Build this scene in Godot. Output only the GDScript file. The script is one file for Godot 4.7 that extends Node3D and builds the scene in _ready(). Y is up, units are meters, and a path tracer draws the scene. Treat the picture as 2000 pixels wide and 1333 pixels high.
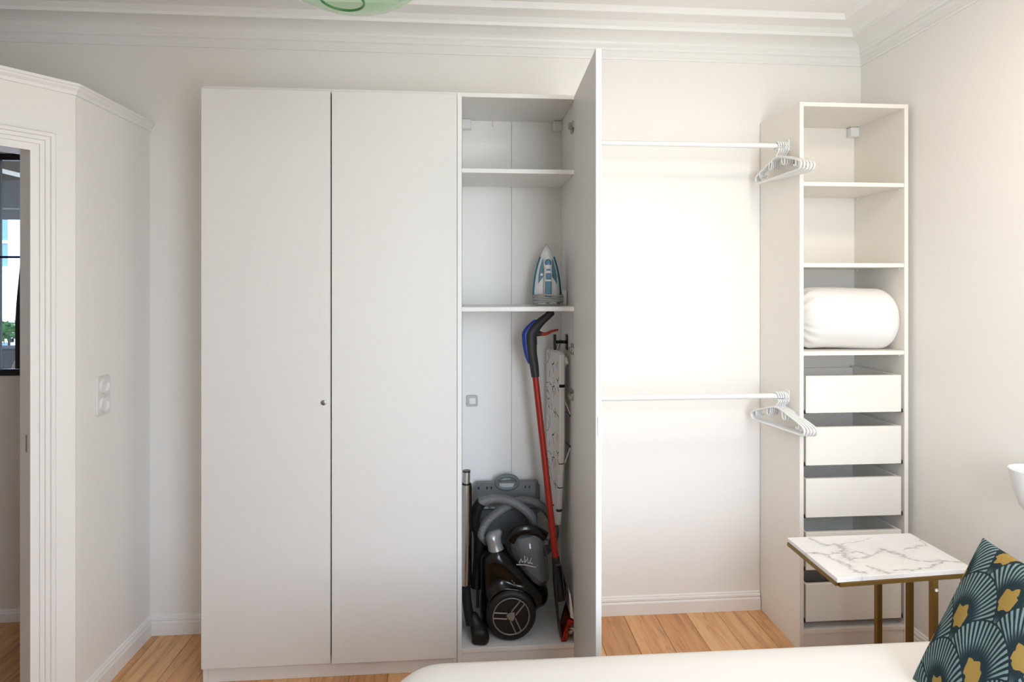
extends Node3D
# A white bedroom corner: a row of tall wardrobes, an open drawer tower, a bed edge, a marble side table.

var mats := {}
var taken := {}
var rng := RandomNumberGenerator.new()

func _ready() -> void:
	rng.seed = 4711
	setup_view()
	setup_materials()
	build_room()
	build_hall()
	build_outdoors()
	build_wardrobes()
	build_tower()
	build_rails()
	build_cabinet_things()
	build_vacuum()
	build_bed()
	build_table()
	build_small_things()

# ------------------------------------------------------------------ view and light
func setup_view() -> void:
	var cam := Camera3D.new()
	cam.name = "camera"
	var near := 0.05
	var focal := 1150.8
	cam.projection = Camera3D.PROJECTION_FRUSTUM
	cam.set_frustum(near * 1333.0 / focal, Vector2(0.0, -near * 108.8 / focal), near, 60.0)
	cam.position = Vector3(1.0418, 1.573, 2.389)
	cam.rotation.y = -0.0751
	add_child(cam)
	cam.current = true
	var we := WorldEnvironment.new()
	we.name = "environment"
	var e := Environment.new()
	var sky := Sky.new()
	var sm := ProceduralSkyMaterial.new()
	sm.sky_top_color = Color(0.62, 0.74, 0.90)
	sm.sky_horizon_color = Color(0.84, 0.91, 0.98)
	sm.ground_horizon_color = Color(0.60, 0.60, 0.58)
	sm.ground_bottom_color = Color(0.42, 0.41, 0.39)
	sm.sky_energy_multiplier = 2.6
	sm.ground_energy_multiplier = 2.6
	sm.sun_angle_max = 0.0
	sky.sky_material = sm
	e.background_mode = Environment.BG_SKY
	e.sky = sky
	e.ambient_light_source = Environment.AMBIENT_SOURCE_SKY
	e.tonemap_mode = Environment.TONE_MAPPER_LINEAR
	e.tonemap_exposure = 1.08
	e.sdfgi_enabled = true
	e.ssao_enabled = true
	e.ssil_enabled = true
	we.environment = e
	add_child(we)
	# daylight entering through the tall window in the wall behind the bed's near side
	var day := AreaLight3D.new()
	day.name = "window_daylight"
	day.area_size = Vector2(0.90, 1.90)
	day.position = Vector3(1.975, 1.50, 2.93)
	day.light_color = Color(0.955, 0.98, 1.0)
	day.light_energy = 3.2
	day.area_normalize_energy = true
	day.area_range = 12.0
	day.shadow_enabled = true
	add_child(day)

# ------------------------------------------------------------------ materials
func mat(c: Color, rough := 0.5, metal := 0.0, spec := 0.5) -> StandardMaterial3D:
	var m := StandardMaterial3D.new()
	m.albedo_color = c
	m.roughness = rough
	m.metallic = metal
	m.metallic_specular = spec
	return m

func noise_tex(freq: float, as_normal: bool, bump := 1.0, size := 256) -> NoiseTexture2D:
	var t := NoiseTexture2D.new()
	var n := FastNoiseLite.new()
	n.seed = 11
	n.noise_type = FastNoiseLite.TYPE_SIMPLEX
	n.frequency = freq
	n.fractal_octaves = 3
	t.noise = n
	t.width = size
	t.height = size
	t.seamless = true
	t.as_normal_map = as_normal
	t.bump_strength = bump
	return t

func setup_materials() -> void:
	var paint := mat(Color(0.968, 0.956, 0.936), 0.75, 0.0, 0.25)
	paint.normal_enabled = true
	paint.normal_texture = noise_tex(0.08, true, 0.6)
	paint.normal_scale = 0.12
	paint.uv1_triplanar = true
	paint.uv1_world_triplanar = true
	paint.uv1_scale = Vector3(6, 6, 6)
	mats["wall"] = paint
	mats["ceiling"] = mat(Color(0.970, 0.960, 0.942), 0.85, 0.0, 0.2)
	mats["trim"] = mat(Color(0.965, 0.957, 0.942), 0.42)
	mats["white"] = mat(Color(0.95, 0.943, 0.928), 0.45)
	mats["door_white"] = mat(Color(0.918, 0.914, 0.898), 0.45)
	mats["cream"] = mat(Color(0.952, 0.932, 0.898), 0.45)
	mats["white_edge"] = mat(Color(0.95, 0.942, 0.925), 0.4)
	mats["hall"] = mat(Color(0.90, 0.87, 0.83), 0.8, 0.0, 0.25)
	mats["plastic_white"] = mat(Color(0.93, 0.93, 0.925), 0.35)
	mats["socket"] = mat(Color(0.90, 0.895, 0.88), 0.35)
	mats["grey_socket"] = mat(Color(0.74, 0.745, 0.75), 0.4)
	mats["black"] = mat(Color(0.022, 0.022, 0.024), 0.20)
	mats["black_matt"] = mat(Color(0.035, 0.035, 0.037), 0.55)
	mats["dark_slot"] = mat(Color(0.10, 0.10, 0.10), 0.7)
	mats["chrome"] = mat(Color(0.80, 0.80, 0.79), 0.22, 1.0)
	mats["steel"] = mat(Color(0.66, 0.65, 0.62), 0.35, 1.0)
	mats["silver"] = mat(Color(0.62, 0.62, 0.62), 0.32, 0.55)
	mats["hose"] = mat(Color(0.45, 0.45, 0.455), 0.38)
	mats["grey_plastic"] = mat(Color(0.47, 0.48, 0.485), 0.5)
	mats["grey_dark"] = mat(Color(0.36, 0.37, 0.375), 0.5)
	mats["handle_grey"] = mat(Color(0.42, 0.46, 0.47), 0.4)
	mats["mop_dark"] = mat(Color(0.17, 0.17, 0.18), 0.5)
	mats["mop_blue"] = mat(Color(0.08, 0.22, 0.58), 0.4)
	mats["mop_red"] = mat(Color(0.64, 0.12, 0.035), 0.35)
	mats["teal"] = mat(Color(0.03, 0.42, 0.53), 0.3)
	mats["blue"] = mat(Color(0.03, 0.40, 0.58), 0.28)
	mats["brass"] = mat(Color(0.50, 0.395, 0.20), 0.38, 0.75)
	mats["sheet"] = mat(Color(0.95, 0.935, 0.92), 0.9, 0.0, 0.15)
	mats["duvet"] = mat(Color(0.96, 0.945, 0.93), 0.9, 0.0, 0.15)
	mats["clip"] = mat(Color(0.70, 0.70, 0.70), 0.3)
	mats["spoke"] = mat(Color(0.56, 0.53, 0.48), 0.35, 0.3)
	mats["print"] = mat(Color(0.78, 0.78, 0.78), 0.4)
	mats["ink"] = mat(Color(0.14, 0.14, 0.14), 0.8)
	mats["cord"] = mat(Color(0.66, 0.65, 0.64), 0.8)
	mats["leaf"] = mat(Color(0.24, 0.50, 0.16), 0.6)
	mats["facade"] = mat(Color(0.93, 0.94, 0.94), 0.8)
	mats["shutter"] = mat(Color(0.42, 0.56, 0.72), 0.6)
	mats["awning"] = mat(Color(0.33, 0.29, 0.25), 0.9)
	mats["awning_grey"] = mat(Color(0.36, 0.36, 0.36), 0.9)
	mats["rattan"] = mat(Color(0.50, 0.38, 0.26), 0.7)
	mats["curtain"] = mat(Color(0.10, 0.095, 0.09), 0.9)
	var dif := mat(Color(0.95, 0.94, 0.92), 0.5)
	dif.emission_enabled = true
	dif.emission = Color(1.0, 0.93, 0.83)
	dif.emission_energy_multiplier = 1.0
	mats["diffuser"] = dif
	var pane := mat(Color(0.9, 0.95, 0.97, 0.08), 0.0)
	pane.transparency = BaseMaterial3D.TRANSPARENCY_ALPHA
	mats["pane"] = pane
	var bin := mat(Color(0.45, 0.45, 0.46, 0.38), 0.03)
	bin.transparency = BaseMaterial3D.TRANSPARENCY_ALPHA
	mats["smoke"] = bin
	var gg := mat(Color(0.50, 0.76, 0.46, 0.42), 0.02)
	gg.transparency = BaseMaterial3D.TRANSPARENCY_ALPHA
	mats["green_glass"] = gg
	var gr := mat(Color(0.16, 0.50, 0.20, 0.75), 0.04)
	gr.transparency = BaseMaterial3D.TRANSPARENCY_ALPHA
	mats["green_rim"] = gr
	var wood := wood_image()
	var tones := [Color(0.88, 0.68, 0.49), Color(0.84, 0.63, 0.44), Color(0.91, 0.72, 0.53), Color(0.80, 0.60, 0.42)]
	for i in 8:
		var w := mat(tones[i % 4], 0.42)
		w.albedo_texture = wood
		w.uv1_triplanar = true
		w.uv1_scale = Vector3(2.6, 2.6, 0.60)
		w.uv1_offset = Vector3(0.137 * i, 0.31 * i, 0.217 * i)
		mats["wood%d" % i] = w
	mats["groove"] = mat(Color(0.24, 0.16, 0.10), 0.8)
	var marble := mat(Color(1, 1, 1), 0.22)
	marble.albedo_texture = marble_image()
	marble.uv1_scale = Vector3(1.0 / 0.512, 1.0 / 0.305, 1)
	mats["marble"] = marble
	mats["marble_edge"] = mat(Color(0.86, 0.85, 0.83), 0.3)
	var cush := mat(Color(1, 1, 1), 0.85, 0.0, 0.2)
	cush.albedo_texture = fan_image()
	mats["cushion"] = cush
	var bc := mat(Color(1, 1, 1), 0.9, 0.0, 0.2)
	bc.albedo_texture = twig_image()
	mats["board_cover"] = bc

func fnoise(sd: int, f: float, oct := 4) -> FastNoiseLite:
	var n := FastNoiseLite.new()
	n.seed = sd
	n.noise_type = FastNoiseLite.TYPE_SIMPLEX_SMOOTH
	n.frequency = f
	n.fractal_octaves = oct
	return n

func wood_image() -> ImageTexture:
	var w := 512
	var img := Image.create(w, w, true, Image.FORMAT_RGB8)
	var a := fnoise(3, 0.010, 3)
	var b := fnoise(5, 0.05, 3)
	var c := fnoise(9, 0.012, 3)
	for y in w:
		for x in w:
			var warp := a.get_noise_2d(x * 1.0, y * 0.55)
			var ring := 0.5 + 0.5 * sin(x * 0.045 + warp * 11.0)
			var fine := b.get_noise_2d(x * 3.0, y * 0.30)
			var broad := c.get_noise_2d(x * 1.3, y * 0.30)
			var t := 1.0 - 0.08 * pow(ring, 5.0) + 0.05 * fine + 0.15 * broad
			t = clampf(t, 0.5, 1.1)
			img.set_pixel(x, y, Color(minf(1.0, t), minf(1.0, t * 0.965), minf(1.0, t * 0.93)))
	img.generate_mipmaps()
	return ImageTexture.create_from_image(img)

func marble_image() -> ImageTexture:
	# grey veins run as wandering lines; the picture covers the table top once (x to the right, y to the front)
	var w := 384
	var img := Image.create(w, w, false, Image.FORMAT_RGB8)
	var veins := [
		[1.5, [Vector2(0.169, 0.056), Vector2(0.189, 0.167), Vector2(0.220, 0.258), Vector2(0.304, 0.260), Vector2(0.310, 0.345), Vector2(0.275, 0.473), Vector2(0.252, 0.597), Vector2(0.241, 0.669)]],
		[1.0, [Vector2(0.238, 0.660), Vector2(0.322, 0.612), Vector2(0.442, 0.575), Vector2(0.508, 0.487), Vector2(0.574, 0.446)]],
		[1.0, [Vector2(-0.001, 0.413), Vector2(0.071, 0.454), Vector2(0.126, 0.505), Vector2(0.161, 0.638), Vector2(0.176, 0.782), Vector2(0.184, 0.907), Vector2(0.223, 0.955)]],
		[0.7, [Vector2(0.126, 0.505), Vector2(0.192, 0.463), Vector2(0.246, 0.488), Vector2(0.248, 0.637)]],
		[1.3, [Vector2(0.562, 0.398), Vector2(0.608, 0.477), Vector2(0.643, 0.588), Vector2(0.667, 0.690), Vector2(0.745, 0.751), Vector2(0.861, 0.742), Vector2(1.011, 0.803)]],
		[0.8, [Vector2(0.975, 0.141), Vector2(0.968, 0.285), Vector2(0.939, 0.354), Vector2(0.863, 0.388), Vector2(0.735, 0.443)]],
		[0.9, [Vector2(0.865, 0.735), Vector2(0.784, 0.845), Vector2(0.691, 0.905), Vector2(0.575, 0.926), Vector2(0.452, 0.927)]],
		[1.3, [Vector2(0.326, 0.818), Vector2(0.331, 0.878), Vector2(0.348, 0.948), Vector2(0.388, 0.996)]],
		[0.5, [Vector2(0.326, 0.255), Vector2(0.368, 0.216), Vector2(0.513, 0.196), Vector2(0.605, 0.114)]],
		[0.5, [Vector2(0.313, 0.481), Vector2(0.393, 0.431), Vector2(0.420, 0.504), Vector2(0.442, 0.575)]]]
	var shade := PackedFloat32Array()
	shade.resize(w * w)
	var n3 := fnoise(45, 0.020, 4)
	var n4 := fnoise(52, 0.030, 3)
	for vein in veins:
		var pts: Array = vein[1]
		for k in pts.size() - 1:
			var a: Vector2 = pts[k] * w
			var b: Vector2 = pts[k + 1] * w
			var x0 := maxi(0, int(minf(a.x, b.x)) - 26)
			var x1 := mini(w - 1, int(maxf(a.x, b.x)) + 26)
			var y0 := maxi(0, int(minf(a.y, b.y)) - 26)
			var y1 := mini(w - 1, int(maxf(a.y, b.y)) + 26)
			for y in range(y0, y1 + 1):
				for x in range(x0, x1 + 1):
					var p := Vector2(x + 15.0 * n3.get_noise_2d(x, y), y + 15.0 * n3.get_noise_2d(x + 700, y))
					var c := Geometry2D.get_closest_point_to_segment(p, a, b)
					var d: float = p.distance_to(c) / (vein[0] * (1.0 + 0.9 * n4.get_noise_2d(x, y)))
					var g := 0.17 * exp(-d * d * 0.05) + 0.10 * exp(-d * 0.13)
					var at := y * w + x
					shade[at] = maxf(shade[at], g)
	for y in w:
		for x in w:
			var g := clampf(0.95 - shade[y * w + x] * (0.75 + 0.6 * n4.get_noise_2d(x * 1.7, y * 1.7)) - 0.02 * n3.get_noise_2d(x * 0.4, y * 0.4), 0.35, 1.0)
			img.set_pixel(x, y, Color(g, g * 0.99, g * 0.985))
	return ImageTexture.create_from_image(img)

# shell-shaped fans in rows, a pale flower at the foot of each
func fan_image() -> ImageTexture:
	var w := 900
	var img := Image.create(w, w, false, Image.FORMAT_RGB8)
	var dark := Color(0.16, 0.215, 0.235)
	var pale := Color(0.50, 0.585, 0.585)
	var gold := Color(0.62, 0.51, 0.28)
	var half := 0.086 / 0.42 * w
	var tall := 0.094 / 0.42 * w
	var reach := 0.124 / 0.42 * w
	var turn := deg_to_rad(0.0)
	var foot := Vector2(-0.110, 0.004) / 0.42 * w
	var wob := fnoise(77, 0.02, 2)
	for y in w:
		for x in w:
			var q := (Vector2(x, w - 1 - y) - Vector2(w, w) * 0.5 - foot).rotated(-turn)
			var px := q.x
			var py := q.y
			var r0 := int(floor(py / tall)) - 2
			var found := dark
			for k in 4:
				var row := r0 + k
				var cy := row * tall
				var sh := half if posmod(row, 2) != 0 else 0.0
				var cx := roundf((px - sh) / (2.0 * half)) * 2.0 * half + sh
				var dx := (px - cx) / half
				var dy := (py - cy) / reach
				var hgt := dy if dy > 0.0 else dy * 1.2
				var r := sqrt(dx * dx + hgt * hgt * 0.93)
				if r > 1.0:
					continue
				var ang := atan2(dy * 1.1, dx)
				var fl := 0.25 + 0.035 * sin(ang * 6.0) + 0.04 * wob.get_noise_2d(px, py)
				if r < fl and absf(dx) < 0.22:
					found = gold
				elif r > 0.965:
					found = dark
				else:
					var a2 := atan2(dy + 0.22, dx)
					var s := 0.5 + 0.5 * cos(a2 * 58.0)
					var edge := smoothstep(0.34, 0.62, r)
					var on := smoothstep(0.42, 0.62, s) * edge
					found = dark.lerp(pale, on)
				break
			img.set_pixel(x, y, found)
	return ImageTexture.create_from_image(img)

# white cotton with short dark twig strokes
func twig_image() -> ImageTexture:
	var w := 512
	var img := Image.create(w, w, false, Image.FORMAT_RGB8)
	img.fill(Color(0.90, 0.895, 0.885))
	var r := RandomNumberGenerator.new()
	r.seed = 5
	for i in 58:
		var p := Vector2(r.randf() * w, r.randf() * w)
		var a := r.randf_range(0.0, TAU)
		var bend := r.randf_range(-0.03, 0.03)
		for s in 52:
			p += Vector2(cos(a), sin(a))
			a += bend
			for dx in 5:
				for dy in 5:
					img.set_pixel(posmod(int(p.x) + dx, w), posmod(int(p.y) + dy, w), Color(0.16, 0.16, 0.16))
	return ImageTexture.create_from_image(img)

# ------------------------------------------------------------------ naming
func nm(parent: Node, called: String) -> String:
	var key := "%d/%s" % [parent.get_instance_id(), called]
	var k: int = taken.get(key, 0)
	taken[key] = k + 1
	return called if k == 0 else "%s_%03d" % [called, k]

func tag(o: Node, label: String, category: String, group := "") -> Node:
	o.set_meta("label", label)
	o.set_meta("category", category)
	if group != "":
		o.set_meta("group", group)
	return o

func thing(called: String, label: String, category: String, at := Vector3.ZERO, turn := 0.0, group := "") -> Node3D:
	var o := Node3D.new()
	o.name = nm(self, called)
	add_child(o, true)
	o.position = at
	o.rotation.y = turn
	tag(o, label, category, group)
	return o

func put(called: String, st: SurfaceTool, m: String, parent: Node, at := Vector3.ZERO) -> MeshInstance3D:
	var o := MeshInstance3D.new()
	o.name = nm(parent, called)
	st.set_material(mats[m])
	o.mesh = st.commit()
	parent.add_child(o, true)
	o.position = at
	return o

func setting(called: String, st: SurfaceTool, m: String) -> MeshInstance3D:
	var o := put(called, st, m, self)
	o.set_meta("kind", "structure")
	return o

# ------------------------------------------------------------------ mesh tools
func begin() -> SurfaceTool:
	var st := SurfaceTool.new()
	st.begin(Mesh.PRIMITIVE_TRIANGLES)
	return st

func tri(st: SurfaceTool, p: Array, n: Array, uv: Array = []) -> void:
	var c: Vector3 = (p[1] - p[0]).cross(p[2] - p[0])
	if c.length_squared() < 1e-18:
		return
	var s: Vector3 = n[0] + n[1] + n[2]
	var order := [0, 1, 2] if c.dot(s) < 0.0 else [0, 2, 1]
	for i in order:
		st.set_normal(n[i])
		st.set_uv(uv[i] if uv.size() > 0 else Vector2.ZERO)
		st.add_vertex(p[i])

func poly(st: SurfaceTool, pts: Array, n: Vector3, uvs: Array = []) -> void:
	for i in range(1, pts.size() - 1):
		var u: Array = [uvs[0], uvs[i], uvs[i + 1]] if uvs.size() > 0 else []
		tri(st, [pts[0], pts[i], pts[i + 1]], [n, n, n], u)

# box with chamfered edges, centred on c
func box(st: SurfaceTool, c: Vector3, s: Vector3, bev := 0.0015, xf := Transform3D.IDENTITY) -> void:
	var h := s * 0.5
	var b := minf(bev, minf(h.x, minf(h.y, h.z)) * 0.8)
	var place := xf * Transform3D(Basis.IDENTITY, c)
	for a in 3:
		var e := (a + 1) % 3
		var f := (a + 2) % 3
		for sg in [-1.0, 1.0]:
			var pts := []
			for q in [[-1, -1], [1, -1], [1, 1], [-1, 1]]:
				var v := Vector3.ZERO
				v[a] = sg * h[a]
				v[e] = q[0] * (h[e] - b)
				v[f] = q[1] * (h[f] - b)
				pts.append(place * v)
			var n := Vector3.ZERO
			n[a] = sg
			poly(st, pts, place.basis * n)
			if b <= 0.0:
				continue
			for sh in [-1.0, 1.0]:
				var ep := []
				for q in [[0, -1], [0, 1], [1, 1], [1, -1]]:
					var v := Vector3.ZERO
					v[a] = sg * (h[a] - (b if q[0] == 1 else 0.0))
					v[e] = sh * (h[e] - (0.0 if q[0] == 1 else b))
					v[f] = q[1] * (h[f] - b)
					ep.append(place * v)
				var en := Vector3.ZERO
				en[a] = sg
				en[e] = sh
				poly(st, ep, (place.basis * en).normalized())
	if b > 0.0:
		for sx in [-1.0, 1.0]:
			for sy in [-1.0, 1.0]:
				for sz in [-1.0, 1.0]:
					var g := Vector3(sx, sy, sz)
					var k := []
					for a in 3:
						var v := Vector3(sx * (h.x - b), sy * (h.y - b), sz * (h.z - b))
						v[a] = g[a] * h[a]
						k.append(place * v)
					poly(st, k, (place.basis * g).normalized())

func slab(st: SurfaceTool, lo: Vector3, hi: Vector3, bev := 0.0015) -> void:
	box(st, (lo + hi) * 0.5, (hi - lo).abs(), bev)

func bar(st: SurfaceTool, a: Vector3, b: Vector3, w: float, d: float, bev := 0.001, up := Vector3.UP) -> void:
	var z := (b - a).normalized()
	var u := up if absf(z.dot(up)) < 0.95 else Vector3.RIGHT
	var x := u.cross(z).normalized()
	var y := z.cross(x)
	box(st, Vector3.ZERO, Vector3(w, d, a.distance_to(b)), bev, Transform3D(Basis(x, y, z), (a + b) * 0.5))

# smooth surface through rows of points; sign picks the side its normals look to
func grid(st: SurfaceTool, P: Array, wrap: bool, sgn := 1.0, uv := false, around := false) -> void:
	var R := P.size()
	var C: int = P[0].size()
	var N := []
	for i in R:
		var row := []
		for j in C:
			var jl := posmod(j - 1, C) if wrap else maxi(j - 1, 0)
			var jr := (j + 1) % C if wrap else mini(j + 1, C - 1)
			var du: Vector3 = P[i][jr] - P[i][jl]
			var dv: Vector3 = P[mini(i + 1, R - 1)][j] - P[maxi(i - 1, 0)][j]
			row.append(du.cross(dv))
		N.append(row)
	if around:
		var total := 0.0
		for i in R:
			var mid := Vector3.ZERO
			for j in C:
				mid += P[i][j] / C
			for j in C:
				total += N[i][j].dot(P[i][j] - mid)
		sgn = 1.0 if total >= 0.0 else -1.0
	for i in R:
		for j in C:
			var v: Vector3 = N[i][j] * sgn
			if v.length_squared() < 1e-20:
				var near: Vector3 = N[mini(i + 1, R - 1)][j] + N[maxi(i - 1, 0)][j]
				v = near * sgn if near.length_squared() > 1e-20 else Vector3.UP
			N[i][j] = v.normalized()
	var last := C if wrap else C - 1
	for i in R - 1:
		for j in last:
			var k := (j + 1) % C
			var u0 := Vector2(float(j) / last, float(i) / (R - 1))
			var u1 := Vector2(float(j + 1) / last, float(i) / (R - 1))
			var u2 := Vector2(float(j + 1) / last, float(i + 1) / (R - 1))
			var u3 := Vector2(float(j) / last, float(i + 1) / (R - 1))
			tri(st, [P[i][j], P[i][k], P[i + 1][k]], [N[i][j], N[i][k], N[i + 1][k]], [u0, u1, u2] if uv else [])
			tri(st, [P[i][j], P[i + 1][k], P[i + 1][j]], [N[i][j], N[i + 1][k], N[i + 1][j]], [u0, u2, u3] if uv else [])

func curve(pts: Array, step := 0.01, loop := false) -> Array:
	var c := Curve3D.new()
	var n := pts.size()
	for i in n:
		var a: Vector3 = pts[posmod(i - 1, n)] if loop else pts[maxi(i - 1, 0)]
		var b: Vector3 = pts[(i + 1) % n] if loop else pts[mini(i + 1, n - 1)]
		var t: Vector3 = (b - a) / 6.0
		c.add_point(pts[i], -t, t)
	if loop:
		c.add_point(pts[0], -(pts[1] - pts[n - 1]) / 6.0, (pts[1] - pts[n - 1]) / 6.0)
	c.bake_interval = step
	var out := []
	for p in c.get_baked_points():
		if out.size() == 0 or out[-1].distance_to(p) > step * 0.3:
			out.append(p)
	return out

# round tube along points; radius is a number or one number per point; flat squeezes it along the frame's y
func tube(st: SurfaceTool, path: Array, radius, seg := 10, caps := true, flat := 1.0) -> void:
	var n := path.size()
	var rows := []
	var t0: Vector3 = (path[1] - path[0]).normalized()
	var side := t0.cross(Vector3.UP if absf(t0.y) < 0.9 else Vector3.RIGHT).normalized()
	for i in n:
		var t: Vector3 = (path[mini(i + 1, n - 1)] - path[maxi(i - 1, 0)]).normalized()
		side = (side - t * side.dot(t)).normalized()
		var up := side.cross(t)
		var r: float = radius[i] if radius is Array else radius
		var ring := []
		for j in seg:
			var a := TAU * j / seg
			ring.append(path[i] + side * (cos(a) * r) + up * (sin(a) * r * flat))
		rows.append(ring)
	grid(st, rows, true, 1.0, false, true)
	if caps:
		poly(st, rows[0], -t0)
		poly(st, rows[n - 1], (path[n - 1] - path[n - 2]).normalized())

# turned shape: profile of (radius, height) from bottom to top, outside on the right hand
func lathe(st: SurfaceTool, prof: Array, seg := 24, xf := Transform3D.IDENTITY, sharp := 0.75) -> void:
	var m := prof.size()
	var sn := []
	for i in m - 1:
		var d: Vector2 = prof[i + 1] - prof[i]
		sn.append(Vector2(d.y, -d.x).normalized())
	for i in m - 1:
		var na: Vector2 = sn[i]
		var nb: Vector2 = sn[i]
		if i > 0 and sn[i - 1].dot(sn[i]) > sharp:
			na = (sn[i - 1] + sn[i]).normalized()
		if i < m - 2 and sn[i + 1].dot(sn[i]) > sharp:
			nb = (sn[i + 1] + sn[i]).normalized()
		for j in seg:
			var q := []
			var qn := []
			for k in [[i, j, na], [i, j + 1, na], [i + 1, j + 1, nb], [i + 1, j, nb]]:
				var a: float = TAU * k[1] / seg
				q.append(xf * Vector3(prof[k[0]].x * cos(a), prof[k[0]].y, prof[k[0]].x * sin(a)))
				qn.append(xf.basis * Vector3(k[2].x * cos(a), k[2].y, k[2].x * sin(a)))
			tri(st, [q[0], q[1], q[2]], [qn[0], qn[1], qn[2]])
			tri(st, [q[0], q[2], q[3]], [qn[0], qn[2], qn[3]])

# outline in x and y given thickness along z; edges chamfered by bev on both faces
func prism(st: SurfaceTool, outline: Array, z0: float, z1: float, xf := Transform3D.IDENTITY, bev := 0.0, uv_scale := 0.0) -> void:
	var pl := PackedVector2Array(outline)
	if Geometry2D.is_polygon_clockwise(pl):
		pl.reverse()
	var n := pl.size()
	var inner := pl.duplicate()
	if bev > 0.0:
		for i in n:
			var d0 := (pl[i] - pl[posmod(i - 1, n)]).normalized()
			var d1 := (pl[(i + 1) % n] - pl[i]).normalized()
			var m := (d0.orthogonal() + d1.orthogonal())
			m = m.normalized() if m.length() > 0.01 else d0.orthogonal()
			var k := bev / maxf(0.5, m.dot(d0.orthogonal()))
			var cand := pl[i] + m * k
			var cand2 := pl[i] - m * k
			inner[i] = cand if Geometry2D.is_point_in_polygon(cand, pl) or not Geometry2D.is_point_in_polygon(cand2, pl) else cand2
	var t := Geometry2D.triangulate_polygon(inner)
	for side in 2:
		var z := z1 if side == 1 else z0
		var nn := xf.basis * Vector3(0, 0, 1.0 if side == 1 else -1.0)
		for i in range(0, t.size(), 3):
			var p := []
			var u := []
			for k in 3:
				var v := inner[t[i + k]]
				p.append(xf * Vector3(v.x, v.y, z))
				u.append(v * uv_scale)
			tri(st, p, [nn, nn, nn], u)
	var en := []
	for i in n:
		var d := (pl[(i + 1) % n] - pl[i]).normalized()
		en.append(Vector2(d.y, -d.x))
	for i in n:
		var k := (i + 1) % n
		var na: Vector2 = en[i]
		var nb: Vector2 = en[i]
		if en[posmod(i - 1, n)].dot(en[i]) > 0.8:
			na = (en[posmod(i - 1, n)] + en[i]).normalized()
		if en[k].dot(en[i]) > 0.8:
			nb = (en[k] + en[i]).normalized()
		var A := xf.basis * Vector3(na.x, na.y, 0)
		var B := xf.basis * Vector3(nb.x, nb.y, 0)
		var zs := [z0 + bev, z1 - bev]
		var q := [xf * Vector3(pl[i].x, pl[i].y, zs[0]), xf * Vector3(pl[k].x, pl[k].y, zs[0]), xf * Vector3(pl[k].x, pl[k].y, zs[1]), xf * Vector3(pl[i].x, pl[i].y, zs[1])]
		var uq := [pl[i] * uv_scale, pl[k] * uv_scale, pl[k] * uv_scale, pl[i] * uv_scale]
		tri(st, [q[0], q[1], q[2]], [A, B, B], [uq[0], uq[1], uq[2]])
		tri(st, [q[0], q[2], q[3]], [A, B, A], [uq[0], uq[2], uq[3]])
		if bev > 0.0:
			for side in 2:
				var z := z1 if side == 1 else z0
				var zz: float = zs[side]
				var off := xf.basis * Vector3(0, 0, 1.0 if side == 1 else -1.0)
				var p := [xf * Vector3(pl[i].x, pl[i].y, zz), xf * Vector3(pl[k].x, pl[k].y, zz), xf * Vector3(inner[k].x, inner[k].y, z), xf * Vector3(inner[i].x, inner[i].y, z)]
				poly(st, p, (off + (A + B) * 0.5).normalized(), uq)

# moulding: profile of (outwards, along up) swept along a path; outwards lies to the right of the path seen against up
func sweep(st: SurfaceTool, prof: Array, path: Array, up: Vector3) -> void:
	var n := path.size()
	var outs := []
	for i in n:
		var d0: Vector3 = (path[maxi(i, 1)] - path[maxi(i, 1) - 1]).normalized()
		var d1: Vector3 = (path[mini(i + 1, n - 1)] - path[mini(i + 1, n - 1) - 1]).normalized()
		var s0 := d0.cross(up).normalized()
		var s1 := d1.cross(up).normalized()
		var m := (s0 + s1).normalized()
		outs.append(m / maxf(0.3, m.dot(s0)))
	for i in n - 1:
		var d: Vector3 = (path[i + 1] - path[i]).normalized()
		var s := d.cross(up).normalized()
		for k in prof.size() - 1:
			var a: Vector2 = prof[k]
			var b: Vector2 = prof[k + 1]
			var e := b - a
			var nn := (s * e.y - up * e.x).normalized()
			poly(st, [path[i] + outs[i] * a.x + up * a.y, path[i + 1] + outs[i + 1] * a.x + up * a.y, path[i + 1] + outs[i + 1] * b.x + up * b.y, path[i] + outs[i] * b.x + up * b.y], nn)
	for e in [0, n - 1]:
		var cap := []
		for p in prof:
			cap.append(path[e] + outs[e] * p.x + up * p.y)
		var dd: Vector3 = (path[1] - path[0]) if e == 0 else (path[n - 2] - path[n - 1])
		poly(st, cap, -dd.normalized())

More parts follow.
